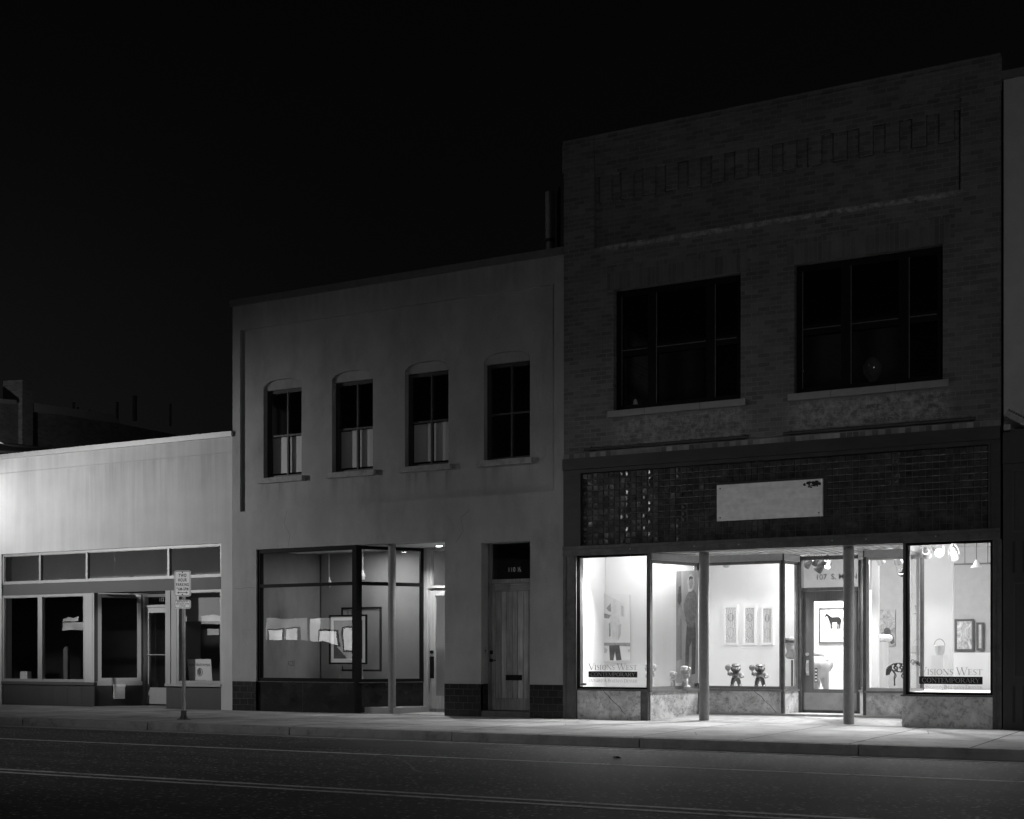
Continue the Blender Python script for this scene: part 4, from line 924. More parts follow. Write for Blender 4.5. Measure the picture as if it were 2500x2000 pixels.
def crackline(pp, Yc):
    b = MB()
    for p_, q_ in zip(pp, pp[1:]):
        a_, c_ = P(*p_, Yc), P(*q_, Yc); d_ = Vector((c_[0] - a_[0], c_[1] - a_[1])).normalized(); n_ = Vector((-d_.y, d_.x)) * random.uniform(.003, .006)
        b.face([(a_[0] - n_.x, Yc, a_[1] - n_.y), (c_[0] - n_.x, Yc, c_[1] - n_.y), (c_[0] + n_.x, Yc, c_[1] + n_.y), (a_[0] + n_.x, Yc, a_[1] + n_.y)])
    b.build('marble_crack', M_steel, RB)
r8q = lambda x, y: (1380 + .2783 * x, 1300 + .2783 * y)
crackline([r8q(*p) for p in [(330, 1378), (350, 1410), (375, 1430), (400, 1465), (440, 1500), (480, 1535), (500, 1570), (530, 1600)]], -.003)
crackline([r8q(*p) for p in [(1635, 1370), (1670, 1405), (1720, 1440), (1750, 1480), (1800, 1520), (1850, 1580)]], YW - .004)
crackline([r8q(*p) for p in [(1360, 1365), (1385, 1385), (1405, 1372)]], YW - .004)
r1q = lambda x, y: (1920 + .28986 * x, 1300 + .28986 * y)
crackline([r1q(*p) for p in [(990, 1400), (1020, 1425), (1060, 1415), (1100, 1405)]], -.003)
crackline([r1q(*p) for p in [(1750, 1450), (1715, 1470), (1700, 1500), (1735, 1520)]], -.003)
crackline([r1q(*p) for p in [(1300, 1520), (1325, 1560), (1318, 1590), (1345, 1640)]], -.003)
# recess floor (slopes up to the door) and ceiling
b = MB(); P_ = [(c0[0], .0, .004), (c7[0], .0, .004), (c6[0], YW + .1, .09), (c5[0], YW + .1, .09), (c4[0], YDR + .1, .115), (c3[0], YDR + .1, .115), (c2[0], YW + .1, .09), (c1[0], YW + .1, .09)]
b.face(P_); b.build('entrance_floor', M_curb, RB)
so_ = MB(); nb2 = 44
for k in range(nb2):
    xa = -9.4 + k * .105; dz = .0 + .012 * ((k * 7) % 3)
    so_.box(xa + .004, xa + .099, .3, 2.05, 2.955 + dz, 3.02)
so_.build('soffit', M_soff, RB)
# columns
for u, lab in ((1719, 'left'), (2072, 'right')):
    cx = PX(u, .25); MB().lathe((cx, .25, 0), [(.088, 0.0), (.088, 2.95)], 32).build('column', M_post, RB, '%s round iron column of the gallery entrance' % lab)
    MB().lathe((cx, .25, 0), [(.1, 0), (.1, .015), (.09, .02)], 32).build('column_base', M_steel2, RB)
# door
q = lambda x, y: (1920 + .28986 * x, 1300 + .28986 * y)
x0, x1 = PX(1957.5, YDR), c4[0] - .03
zt1 = 2.90; zt0 = PZ(1990, q(0, 465)[1], YDR); zd1 = PZ(1990, q(0, 492)[1], YDR)
b = MB(); b.box(c3[0] + .02, x0, YDR, YDR + .1, .1, 2.93).box(x1, c4[0], YDR, YDR + .1, .1, 2.93).box(x0, x1, YDR + .002, YDR + .098, zd1, zt0).box(x0, x1, YDR + .002, YDR + .098, 2.86, 2.93)
df = b.build('door_frame', M_woodG, RB)
MB().face([(x0, YDR + .05, zt0), (x1, YDR + .05, zt0), (x1, YDR + .05, 2.86), (x0, YDR + .05, 2.86)]).build('transom_pane', M_glc, df)
gxa = PX(1985, YDR); zg1 = PZ(1985, q(0, 582)[1], YDR); zg0 = PZ(1985, q(0, 1320)[1], YDR)
gxb = x1 - (gxa - x0)
b = MB(); b.box(x0 + .008, gxa, YDR + .02, YDR + .07, .13, zd1 - .005).box(gxb, x1 - .008, YDR + .02, YDR + .07, .13, zd1 - .005).box(gxa, gxb, YDR + .022, YDR + .068, zg1, zd1 - .005).box(gxa, gxb, YDR + .022, YDR + .068, .13, zg0)
dd = b.build('door', M_woodG, RB, 'half-glazed grey wooden gallery door')
MB().face([(gxa, YDR + .045, zg0), (gxb, YDR + .045, zg0), (gxb, YDR + .045, zg1), (gxa, YDR + .045, zg1)]).build('pane', M_glc, dd)
zk = PZ(1985, q(0, 1350)[1], YDR)
MB().box(x0 + .03, x1 - .03, YDR + .012, YDR + .02, .17, zk).build('kick_plate', mat('scuffed_metal', .3, .4, .2, 6, .05, metal=.5, stain=.3, sscale=3), dd)
MB().box(x0, x1, YDR - .02, YDR + .08, .118, .13).build('threshold', M_steel, dd)
hx, hz = P(q(175, 0)[0], q(0, 1027)[1], YDR); _, hz1 = P(1970, q(0, 1090)[1], YDR); _, hz0 = P(1970, q(0, 1190)[1], YDR)
b = MB().tube((hx, YDR - .01, hz), (hx, YDR + .02, hz), .03, n=14).box(hx - .02, hx + .03, YDR + .005, YDR + .02, hz0 - .03, hz1 + .03).path([(hx, YDR + .01, hz1), (hx, YDR - .05, hz1 - .03), (hx, YDR - .05, hz0 + .03), (hx, YDR + .01, hz0)], .011)
b.build('handle', M_galv, dd)
b = MB().box(gxa + .02, gxa + .07, YDR + .03, YDR + .04, zg0 + .12, zg0 + .38); b.build('sticker', M_steel, dd)
b = MB()
for k in range(4): b.box(gxa + .028, gxa + .062, YDR + .026, YDR + .029, zg0 + .14 + k * .06, zg0 + .17 + k * .06)
b.build('sticker_print', M_paper, dd)
tx, tz = P(q(240, 0)[0], q(0, 398)[1], YDR)
text_mesh('107  S. MAIN', I4, tx, tz, .1, mat('address_vinyl', .2, .5, .05, 10, 0), RB, name='address_lettering', y=YDR + .04, align='LEFT', sx=1.0, bold=.02)
# ---- shop lettering
def shop_sign(u0, u1, vt0, vt1, vb0, vb1, vl0, vl1, w):
    Y = .03; x0, x1 = PX(u0, Y), PX(u1, Y); um = (u0 + u1) / 2; z = lambda v: PZ(um, v, Y)
    serif_text('^VISIONS ^WEST', I4, x0, x1, z(vt1), z(vt0) - z(vt1), M_ink2, w, y=Y, bold=.85)
    MB().box(x0, x1, Y, Y + .002, z(vb1), z(vb0)).build('name_bar', M_ink, w)
    h = (z(vb0) - z(vb1)); serif_text('CONTEMPORARY', I4, x0 + .04, x1 - .04, z(vb1) + h * .2, h * .6, M_rblind, w, small=1, y=Y - .002, bold=.9)
    serif_text('^LIVINGSTON.^BOZEMAN.^DENVER', I4, x0, x1, z(vl1), z(vl0) - z(vl1), M_ink2, w, y=Y, small=.75, bold=.8)
ws = [o for o in RB.children if o.name.startswith('gallery_window')]
shop_sign(1436.8, 1555.9, 1620.6, 1635.4, 1639.5, 1654, 1657.6, 1666, ws[0])
shop_sign(2244, 2399, 1630, 1648, 1652, 1670.5, 1673.5, 1681.5, ws[1])
MB().box(PX(1418, .04), PX(1432, .04), .03, .036, PZ(1425, 1673.5, .04), PZ(1425, 1668, .04)).build('sticker', M_ink2, ws[0])
# ---- gallery interior
CE = 3.7
MB().box(RX0 + .02, RX1 - .3, .33, 11, CE, CE + .1).build('ceiling', M_white, RB)
MB().box(RX0 + .02, RX1 - .3, .26, .33, 2.95, CE).build('inner_header', M_white, RB) if False else None
MB().box(RX0 + .02, RX1 - .3, 1.2, 11, .08, .12).build('interior_floor', M_floorI, RB)
b = MB(); b.box(RX0 + .02, -10.665, .26, 11, 0, CE).box(-3.492, RX1 - .095, .26, 4, 0, CE); b.build('side_wall', M_white, RB)
MB().box(RX0 + .02, RX1 - .02, 11, 11.1, 0, CE).box(-3.69, RX1 - .1, 4, 11, 0, CE).build('grey_wall', M_gray, RB)
pl = MB().prismz([(-10.66, .1), (-9.33, .1), (c1[0] - .02, YW + .05), (c1[0] - .02, 1.2), (-10.66, 1.2)], .5, .575)
pl = MB().prismz([(-10.66, .1), (-9.36, .1), (c1[0] - .1, 1.2), (-10.66, 1.2)], .5, .56)
pl.box(c1[0], c2[0], YW + .1, 2.0, .5, .575); pl.prismz([(-4.78, .1), (-3.5, .1), (-3.5, 2.0), (c5[0] + .1, 2.0), (c5[0] + .1, YW + .1), (-4.78, YW + .1)], .5, .56)
pl.build('display_platform', M_white, RB)
YP = 1.21
MB().box(-10.66, c1[0] - .06, YP, YP + .05, .1, CE).build('bay_partition', M_white, RB)
Y1 = 3.4
MB().box(-10.66, PX(1945, Y1), Y1, Y1 + .1, .1, CE).build('partition', M_white, RB)
Y2 = 4.6
MB().box(PX(1935, Y2), PX(2127, Y2), Y2, Y2 + .1, .1, 2.42).build('partition', M_white, RB)
b = MB().box(PX(2128, 2.2), PX(2145, 2.2), 2.2, 2.28, .1, CE); b.build('partition', M_white, RB)
Y3 = 3.1
MB().box(PX(2222, Y3), PX(2326, Y3), Y3, Y3 + .12, .1, CE).build('partition', M_white, RB)

# artworks -----------------------------------------------------------
def flat(t, pts, Y, m, name): return MB().face([(x, Y, z) for x, z in pts][::1]).build(name, m, t)
r8 = lambda x, y, Y: P(1380 + .2783 * x, 1300 + .2783 * y, Y)
r1 = lambda x, y, Y: P(1920 + .28986 * x, 1300 + .28986 * y, Y)
G1 = mat('art_grey_pale', .5, .7, .1, 9, 0); G2 = mat('art_grey_mid', .3, .7, .25, 14, 0); G3 = mat('art_grey_dark', .08, .7, .3, 20, 0); G0 = mat('art_white', .74, .7, .04, 4, 0)
# collage poster
Y = YP - .03
t = thing('collage_poster', 'tall bleached collage canvas with dark trouser legs at its foot in the left front window', 'artwork', (r8(415, 1135, Y)[0], Y, r8(415, 1135, Y)[1]))
pts = [r8(262, 530, Y), r8(565, 545, Y), r8(572, 1125, Y), r8(264, 1140, Y)]
b = MB().prism([pts[3], pts[2], pts[1], pts[0]], Y, Y + .025); b.build('canvas', G0, t)
def poly(name, pp, m, dy): flat(t, [r8(x, y, Y) for x, y in pp], Y - dy, m, name)
poly('painted_roof', [(340, 535), (520, 625), (522, 745), (480, 738), (480, 690), (400, 680), (400, 745), (340, 735)], mat('art_haze', .67, .7, .05, 5, 0), .002)
poly('painted_arrow', [(362, 665), (398, 620), (405, 700), (380, 690)], G2, .003)
poly('painted_base', [(315, 745), (345, 710), (400, 725), (385, 757)], G2, .003)
poly('painted_figure', [(414, 640), (420, 600), (433, 578), (446, 600), (450, 645), (470, 700), (482, 800), (488, 905), (470, 930), (462, 820), (458, 965), (410, 965), (408, 830), (396, 912), (384, 905), (394, 770), (402, 690)], mat('art_pale_coat', .64, .7, .12, 14, 0), .004)
poly('painted_fringe', [(384, 800), (396, 790), (400, 905), (386, 918)], G2, .006)
poly('painted_fringe', [(470, 820), (492, 800), (488, 900), (462, 955)], G1, .006)
poly('painted_sign', [(322, 555), (334, 560), (334, 690), (322, 685)], G2, .006)
poly('painted_window', [(490, 640), (512, 650), (512, 735), (494, 730)], G1, .006)
poly('painted_horizon', [(278, 968), (570, 968), (570, 1000), (278, 992)], G2, .002)
poly('painted_bush', [(280, 1010), (340, 1000), (372, 1030), (360, 1060), (300, 1055)], G1, .003)
poly('painted_bush', [(550, 1030), (570, 1022), (570, 1050), (552, 1050)], G1, .003)
poly('painted_trousers', [(386, 992), (475, 988), (495, 1120), (448, 1124), (437, 1045), (424, 1124), (392, 1122)], G3, .005)
# portrait canvas
x0, z1 = r8(972, 340, Y); x1, _ = r8(1168, 340, Y); z0 = r8(972, 1320, Y)[1]
t = thing('portrait_canvas', 'tall grey canvas painting of a standing person in a hooded coat beside the left column', 'artwork', ((x0 + x1) / 2, Y, z0))
MB().box(x0, x1, Y, Y + .04, z0, z1).build('canvas', pattern('portrait_ground', .26, .42, 5, 'noise', 1, (3, 1, .4)), t)
PE = pattern('portrait_coat', .1, .26, 8, 'noise', 2); PD = pattern('portrait_trousers', .05, .16, 12, 'noise', 1); PS = mat('portrait_skin', .3, .7, .15, 9, 0)
poly('painted_boards', [(975, 340), (1020, 340), (1022, 1110), (975, 1130)], pattern('portrait_boards', .14, .26, 6, 'wave', 2, (4, 1, .1)), .001)
poly('painted_coat', [(1085, 520), (1125, 500), (1150, 540), (1155, 640), (1140, 780), (1120, 830), (1075, 830), (1050, 760), (1040, 640), (1060, 560)], PE, .003)
poly('painted_hood', [(1078, 520), (1070, 430), (1085, 380), (1105, 362), (1128, 385), (1135, 440), (1125, 500), (1105, 520)], mat('portrait_hood', .5, .7, .3, 12, 0), .004)
poly('painted_face', [(1090, 480), (1086, 420), (1100, 400), (1118, 405), (1122, 450), (1112, 490), (1100, 495)], PS, .005)
poly('painted_hair', [(1086, 425), (1088, 392), (1104, 383), (1120, 395), (1120, 412), (1100, 406)], G3, .006)
poly('painted_legs', [(1068, 800), (1140, 790), (1146, 900), (1140, 1240), (1108, 1250), (1110, 960), (1090, 1000), (1078, 1250), (1048, 1250), (1056, 1000)], PD, .002)
poly('painted_arm', [(990, 680), (1010, 650), (1040, 700), (1060, 760), (1040, 780), (1010, 750), (1000, 820), (985, 800)], PS, .004)
poly('painted_sleeve', [(995, 480), (1015, 465), (1022, 600), (1000, 640), (985, 600)], G3, .003)
# three small framed prints
labs = ['left one of three white-framed engraved prints with a pale pattern', 'middle one of three white-framed engraved prints, the darkest and most ornate', 'right one of three white-framed engraved prints with a plain grey ground']
for k, (xa, xb, ya, yb, pm) in enumerate(((1390, 1520, 640, 988, pattern('engraving_a', .42, .62, 9, 'wave', 9)), (1562, 1680, 643, 988, pattern('engraving_b', .3, .58, 11, 'wave', 12)), (1718, 1832, 650, 988, pattern('engraving_c', .45, .55, 6, 'wave', 6)))):
    YY = Y1 - .002; x0, z1 = r8(xa, ya, YY); x1, z0 = r8(xb, yb, YY)
    def ex(t, x0, x1, z0, z1, Y_, k=k):
        xm = (x0 + x1) / 2; w = (x1 - x0); h = z1 - z0; b = MB()
        def ring(cz, rx, rz, th, n=20):
            for i in range(n):
                a, c = 2 * math.pi * i / n, 2 * math.pi * (i + 1) / n
                b.face([(xm + rx * math.cos(a), Y_, cz + rz * math.sin(a)), (xm + (rx + th) * math.cos(a), Y_, cz + (rz + th) * math.sin(a)), (xm + (rx + th) * math.cos(c), Y_, cz + (rz + th) * math.sin(c)), (xm + rx * math.cos(c), Y_, cz + rz * math.sin(c))])
        ring(z0 + h * .28, w * .28, h * .15, .008); ring(z0 + h * .72, w * (.26, .3, .2)[k], h * .1, .012)
        for s_ in (-1, 1): b.face([(xm + s_ * w * .1, Y_, z0 + h * .62), (xm + s_ * w * .2, Y_, z0 + h * .66), (xm + s_ * w * .22, Y_, z0 + h * .8), (xm + s_ * w * .12, Y_, z0 + h * .78)])
        for i in range(12):
            zc = z0 + h * (.05 + .9 * i / 11)
            for s_ in (-1, 1): b.face([(xm + s_ * w * .42, Y_, zc), (xm + s_ * w * .46, Y_, zc), (xm + s_ * w * .46, Y_, zc + h * .03), (xm + s_ * w * .42, Y_, zc + h * .03)])
        b.build('ornament', G2 if k != 1 else mat('ornament_dark', .25, .7, .2, 20, 0), t)
    framed('framed_engraving', labs[k], 'framed picture', x0, x1, z0, z1, YY, .045, M_white3, pm, 0, dep=.035, extra=ex)
# horse print
YY = Y2 - .002; x0, z1 = r1(278, 637, YY); x1, z0 = r1(560, 932, YY)
def horse(t, x0, x1, z0, z1, Y_):
    H = [(318, 715), (338, 685), (352, 690), (368, 702), (385, 715), (420, 712), (445, 712), (460, 725), (466, 745), (464, 775), (458, 772), (458, 752), (455, 775), (457, 808), (448, 811), (446, 785), (440, 770), (440, 810), (430, 811), (434, 775), (425, 757), (390, 760), (385, 785), (390, 808), (377, 811), (376, 780), (368, 755), (358, 738), (350, 712), (338, 706), (326, 722)]
    G = [(x, y + 52) for x, y in H]
    gp = [(x + 6 * math.sin(i * 2.1), y + (0 if y < 830 else 5 * math.cos(i * 1.7))) for i, (x, y) in enumerate(G)]
    MB().face([(P(*q(x, y), YY)[0], Y_, P(*q(x, y), YY)[1]) for x, y in gp]).build('pale_horse', G2, t)
    MB().face([(P(*q(x, y), YY)[0], Y_ - .002, P(*q(x, y), YY)[1]) for x, y in H]).build('dark_horse', M_ink, t)
framed('framed_horse_print', 'framed print of a black horse over a pale horse seen through the gallery door', 'framed picture', x0, x1, z0, z1, YY, .025, G3, M_white2, .03, M_white, extra=horse)
# bison painting
YY = 10.95; x0, z1 = r1(782, 652, YY); x1, z0 = r1(916, 955, YY)
t = thing('bison_painting', 'mottled grey unframed painting with a dark bison low in it on the grey wall', 'artwork', ((x0 + x1) / 2, YY, z0))
MB().box(x0, x1, YY, YY + .04, z0, z1).build('canvas', pattern('painting_ground', .08, .5, 3.5, 'noise', 1.5, (1.6, 1, 1)), t)
MB().face([(P(*q(x, y), YY)[0], YY - .005, P(*q(x, y), YY)[1]) for x, y in [(790, 860), (800, 848), (820, 842), (822, 815), (840, 802), (865, 806), (878, 825), (880, 850), (905, 880), (912, 930), (880, 945), (858, 890), (840, 880), (812, 872)]]).build('painted_bison', G3, t)
# bird painting
YY = Y3 - .002; x0, z1 = P(2218, 1449, YY); x1, z0 = P(2256, 1594, YY)
t = thing('bird_painting', 'pale canvas with a grey flying bird in the right front window', 'artwork', ((x0 + x1) / 2, YY, z0))
MB().box(x0, x1, YY - .03, YY, z0, z1).build('canvas', G0, t)
rb = lambda x, y: P(2190 + .2551 * x, 1300 + .2551 * y, YY)
for nm, pp in (('painted_bird', [(150, 780), (190, 772), (172, 700), (185, 695), (205, 730), (215, 700), (222, 730), (222, 775), (232, 800), (205, 795), (185, 785)]), ('painted_reed', [(232, 700), (240, 620), (248, 625), (246, 670), (238, 705)]), ('painted_reed', [(212, 1040), (216, 960), (226, 965), (224, 1040)]), ('painted_ground', [(112, 1150), (240, 1146), (240, 1156), (112, 1160)])):
    MB().face([(rb(x, y)[0], YY - .033, rb(x, y)[1]) for x, y in pp]).build(nm, G2, t)
# plinths
def plinth(u0, u1, v0, Yp, lab, zb=.12):
    x0, z1 = P(u0, v0, Yp); x1, _ = P(u1, v0, Yp)
    o = MB().box(x0, x1, Yp, Yp + .38, zb, z1).build('plinth', M_white2, None); solo(o, lab, 'plinth'); return (x0 + x1) / 2, z1
pcx, pcz = plinth(2135, 2158, 1567, 3.2, 'tall white plinth carrying a white stone beside the bison painting')
o = MB().ell((pcx, 3.4, pcz + .075), .12, .09, .072).ell((pcx + .12, 3.38, pcz + .068), .09, .08, .066).build('carved_stone', M_white2, None, remesh=.012); solo(o, 'smooth white two-lobed carved stone on the tall plinth', 'sculpture')
plinth(2328, 2420, 1593.5, 2.1, 'broad white plinth at the right edge of the right front window', .56)
lx, lz = plinth(2274, 2303, 1600, 1.6, 'small white plinth under the wire basket in the right front window', .56)
t = thing('wire_basket', 'small handled basket on the small plinth in the right front window', 'basket', (lx, 1.78, lz))
MB().lathe((lx, 1.78, lz), [(.06, 0), (.08, .06), (.095, .16), (.09, .17), (.07, .06)], 18).build('bowl', G1, t)
MB().path([(lx + .09 * math.cos(a), 1.78, lz + .16 + .12 * math.sin(a)) for a in [math.pi * k / 10 for k in range(11)]], .007).build('handle', G2, t)
# bridle hanging at plinth
hx, hz = r1(735, 1050, 2.9)
t = thing('bridle', 'dark curved bridle hung beside the tall plinth', 'bridle', (hx, 2.9, hz))
MB().path([(r1(x, y, 2.9)[0], 2.9, r1(x, y, 2.9)[1]) for x, y in [(735, 897), (752, 905), (762, 935), (760, 975), (748, 1010), (742, 1040)]], .012).build('strap', G3, t)
MB().path([(r1(x, y, 2.9)[0], 2.9, r1(x, y, 2.9)[1]) for x, y in [(730, 1012), (756, 1014)]], .014).build('bit', G3, t)
# wire horse
YY = .85
t = thing('wire_horse', 'small horse sculpture welded from bent dark rods walking on the right window platform', 'sculpture', (r1(950, 1290, YY)[0], YY, .56))
W_ = lambda x, y, d=0: (r1(x, y, YY)[0], YY + d, r1(x, y, YY)[1])
b = MB()
for d in (-.05, 0, .05):
    for pp in ([(870, 1128), (905, 1105), (950, 1100), (1000, 1112), (1040, 1100), (1062, 1070), (1085, 1085)], [(872, 1150), (910, 1165), (950, 1175), (1000, 1170), (1040, 1140)], [(905, 1105), (935, 1140), (925, 1175)], [(950, 1100), (985, 1140), (965, 1180)], [(1000, 1110), (1015, 1150), (1000, 1172)], [(930, 1102), (905, 1140), (935, 1170)], [(975, 1105), (955, 1140), (990, 1172)]):
        b.path([W_(x, y, d * (1 - abs(i - 2) * .15)) for i, (x, y) in enumerate(pp)], .007, 6)
b.build('body', G3, t)
for pp, d in (([(880, 1150), (910, 1195), (900, 1225), (908, 1290)], .05), ([(905, 1165), (932, 1205), (918, 1232), (915, 1292)], -.05), ([(990, 1165), (962, 1210), (978, 1232), (1010, 1275)], .05), ([(1020, 1160), (1015, 1220), (1022, 1292)], -.05)):
    MB().path([W_(x, y, d) for x, y in pp], [.016, .011, .009, .011], 6).build('leg', G3, t)
MB().path([W_(x, y) for x, y in [(872, 1125), (858, 1150), (848, 1190), (845, 1205)]], [.02, .035, .025, .01], 8).path([W_(x, y, .02) for x, y in [(880, 1125), (868, 1160), (860, 1200)]], [.015, .03, .01], 8).build('tail', G3, t)
MB().path([W_(x, y) for x, y in [(1085, 1085), (1110, 1100), (1125, 1125)]], [.03, .028, .012], 8).path([W_(x, y) for x, y in [(1060, 1110), (1085, 1085)]], [.03, .02], 8).build('head', G3, t)
# pale animal sculpture inside the door
YY = 2.8; w2 = lambda x, y, d=0: (r1(x, y, YY)[0], YY + d, r1(x, y, YY)[1])
t = thing('pale_animal_sculpture', 'large pale carved animal sculpture with splayed hind legs behind the gallery door glass', 'sculpture', (w2(270, 1300)[0], YY, .12))
b = MB(); b.ell(w2(265, 1130), .22, .35, .22); b.ell(w2(225, 1110, .3), .3, .3, .22)
b.path([w2(295, 1130), w2(318, 1200), w2(330, 1290), w2(345, 1370)], [.15, .1, .07, .05], 10).path([w2(240, 1150, .2), w2(232, 1240, .2), w2(225, 1370, .2)], [.13, .08, .05], 10)
b.build('body', mat('pale_clay', .5, .6, .1, 6, .1), t, remesh=.03)
MB().ell(w2(285, 1078), .16, .2, .05).ell(w2(262, 1040), .14, .16, .11).build('bundle', mat('clay_bundle', .42, .6, .1, 6, .1), t, remesh=.02)
# dark capped bust on stand in the narrow side pane
YY = 2.75; w3 = lambda x, y, d=0: (r8(x, y, YY)[0], YY + d, r8(x, y, YY)[1])
t = thing('carved_bust', 'dark carved bust with a long peaked cap behind the narrow side pane', 'sculpture', (w3(1985, 1300)[0], YY, .12))
b = MB(); b.ell(w3(1978, 985), .1, .12, .15).ell(w3(1965, 1080), .075, .1, .07).ell(w3(1990, 1040), .1, .12, .16); b.build('head', mat('bust_clay', .26, .6, .15, 12, .2), t, remesh=.015)
b = MB(); b.ell(w3(1975, 955), .12, .13, .07).ell(w3(1935, 948), .1, .08, .05); b.build('cap', G3, t, remesh=.015)
MB().tube(w3(1990, 1120), (w3(1990, 1120)[0], YY, .12), .02).build('stand', G3, t)

# bearded figurines: glossy painted ceramic, body smooth and continuous per glaze colour
GM = dict(cap=mat('glaze_cap', .06, .5, .1, 9, .02), skin=mat('glaze_skin', .45, .25, .05, 9, .02, coat=.5), beard=mat('glaze_beard', .02, .5, .3, 30, .1), shirt=pattern('glaze_check', .02, .2, 14, 'checkish'), trousers=mat('glaze_trousers', .03, .4, .3, 9, .02, coat=.3), boots=mat('glaze_boots', .05, .2, .3, 9, .02, coat=.8), disc=mat('glaze_disc', .2, .3, .1, 9, .02, coat=.5))
def figurine(x, y, z, s, label, mats, rz=0, group=None):
    t = thing('bearded_figurine', label, 'figurine', (x, y, z), group)
    M = Matrix.Translation((x, y, z)) @ Matrix.Rotation(rz, 4, 'Z') @ Matrix.Scale(s, 4)
    def p(nm, fn, m, r=.012): b = MB(M); fn(b); return b.build(nm, m, t, remesh=r * s)
    p('boots', lambda b: b.ell((-.2, -.05, .07), .13, .2, .08).ell((.2, -.05, .07), .13, .2, .08), mats['boots'], .02)
    p('trousers', lambda b: b.path([(-.19, 0, .1), (-.15, 0, .3), (-.08, 0, .46)], [.1, .12, .14], 10).path([(.19, 0, .1), (.15, 0, .3), (.08, 0, .46)], [.1, .12, .14], 10).ell((0, 0, .46), .2, .14, .1), mats['trousers'], .02)
    p('shirt', lambda b: b.ell((0, 0, .62), .22, .16, .2).path([(-.18, 0, .7), (-.36, -.02, .62), (-.38, -.04, .78)], [.1, .09, .075], 10).path([(.18, 0, .7), (.4, -.02, .56), (.24, -.1, .5)], [.1, .09, .07], 10), mats['shirt'], .02)
    p('head', lambda b: b.ell((0, 0, 1.0), .24, .22, .22).ell((0, -.22, .98), .04, .05, .04).ell((.24, 0, .98), .04, .05, .06).ell((-.24, 0, .98), .04, .05, .06), mats['skin'], .02)
    p('beard', lambda b: b.ell((0, -.06, .86), .21, .19, .14).ell((0, -.12, .76), .12, .1, .12).ell((.21, .0, .96), .05, .12, .12).ell((-.21, 0, .96), .05, .12, .12).ell((0, .08, .98), .24, .18, .2), mats['beard'], .02)
    p('cap', lambda b: b.ell((.01, .02, 1.14), .245, .225, .11).ell((.0, -.14, 1.11), .2, .14, .04), mats['cap'], .02)
    p('hand', lambda b: b.ell((-.4, -.04, .86), .07, .06, .09), mats['skin'], .02)
    b = MB(M); b.tube((-.42, -.1, 1.02), (-.42, -.02, 1.02), .16, .16, 20).tube((-.42, -.115, 1.02), (-.42, -.1, 1.02), .1, .12, 20); b.build('round_disc', mats['disc'], t)
    for sx in (-.09, .09): MB(M).ell((sx, -.205, 1.0), .035, .02, .045).build('eye', M_white3, t, smooth=True); MB(M).ell((sx + .01, -.224, 1.0), .016, .01, .022).build('pupil', M_ink, t, smooth=True)
    MB(M).ell((0, -.235, .9), .07, .02, .025).build('moustache', mats['cap'], t, smooth=True)
    return t
YF = YW + .3
for (xa, lab) in ((1496, 'left one of the two dark glazed bearded lumberjack figurines holding up a disc'), (1708, 'right one of the two dark glazed bearded lumberjack figurines holding up a disc')):
    x, _ = r8(xa, 1330, YF); figurine(x, YF, .578, .34, lab, GM, rz=TH * .8, group='dark bearded figurines behind the entrance window')
GP = {k: mat('pale_glaze_' + k, v, .5, .15, 12, .05) for k, v in dict(cap=.45, skin=.55, beard=.38, shirt=.4, trousers=.42, boots=.4, disc=.4).items()}
for (xa, s_, yy, lab) in ((742, .36, .55, 'pale bearded figurine half hidden by the corner post of the left bay'), (945, .24, .85, 'smallest pale bearded figurine at the foot of the portrait canvas'), (1050, .32, .9, 'pale bearded figurine standing in front of the portrait canvas')):
    x, _ = r8(xa, 1320, yy); figurine(x, yy, .562, s_, lab, GP, rz=2.4, group='pale bearded figurines in the left bay')

# track lights -----------------------------------------------------------
def tracklight(u, v, Y, aim, mh, label, s=1., lit=True, E=0, grp='track spotlights in the gallery'):
    x, z = P(u, v, Y); t = thing('track_light', label, 'spotlight', (x, Y, z), grp)
    d = (Vector(aim) - Vector((x, Y, z))).normalized(); c = Vector((x, Y, z)); zt = min(CE, z + .22 * s)
    MB().box(x - .02, x + .02, Y - .02, Y + .02, zt - .05, zt).path([(x, Y, zt - .05), (x - .07 * s, Y, z + .06 * s), (x - .075 * s, Y, z)], .006).path([(x, Y, zt - .05), (x + .07 * s, Y, z + .06 * s), (x + .075 * s, Y, z)], .006).build('yoke', mh, t)
    MB().tube(c - d * .11 * s, c - d * .03 * s, .03 * s, .045 * s, 16).tube(c - d * .03 * s, c + d * .07 * s, .05 * s, .068 * s, 16, cap=False).build('head', mh, t)
    MB().tube(c + d * .04 * s, c + d * .05 * s, .052 * s, n=16).build('lens', M_lens if lit else M_white3, t)
    if E: lamp('track_light_beam', 'SPOT', tuple(c + d * .1), E, .03, aim=aim, spot=62, blend=.7)
    return c, d
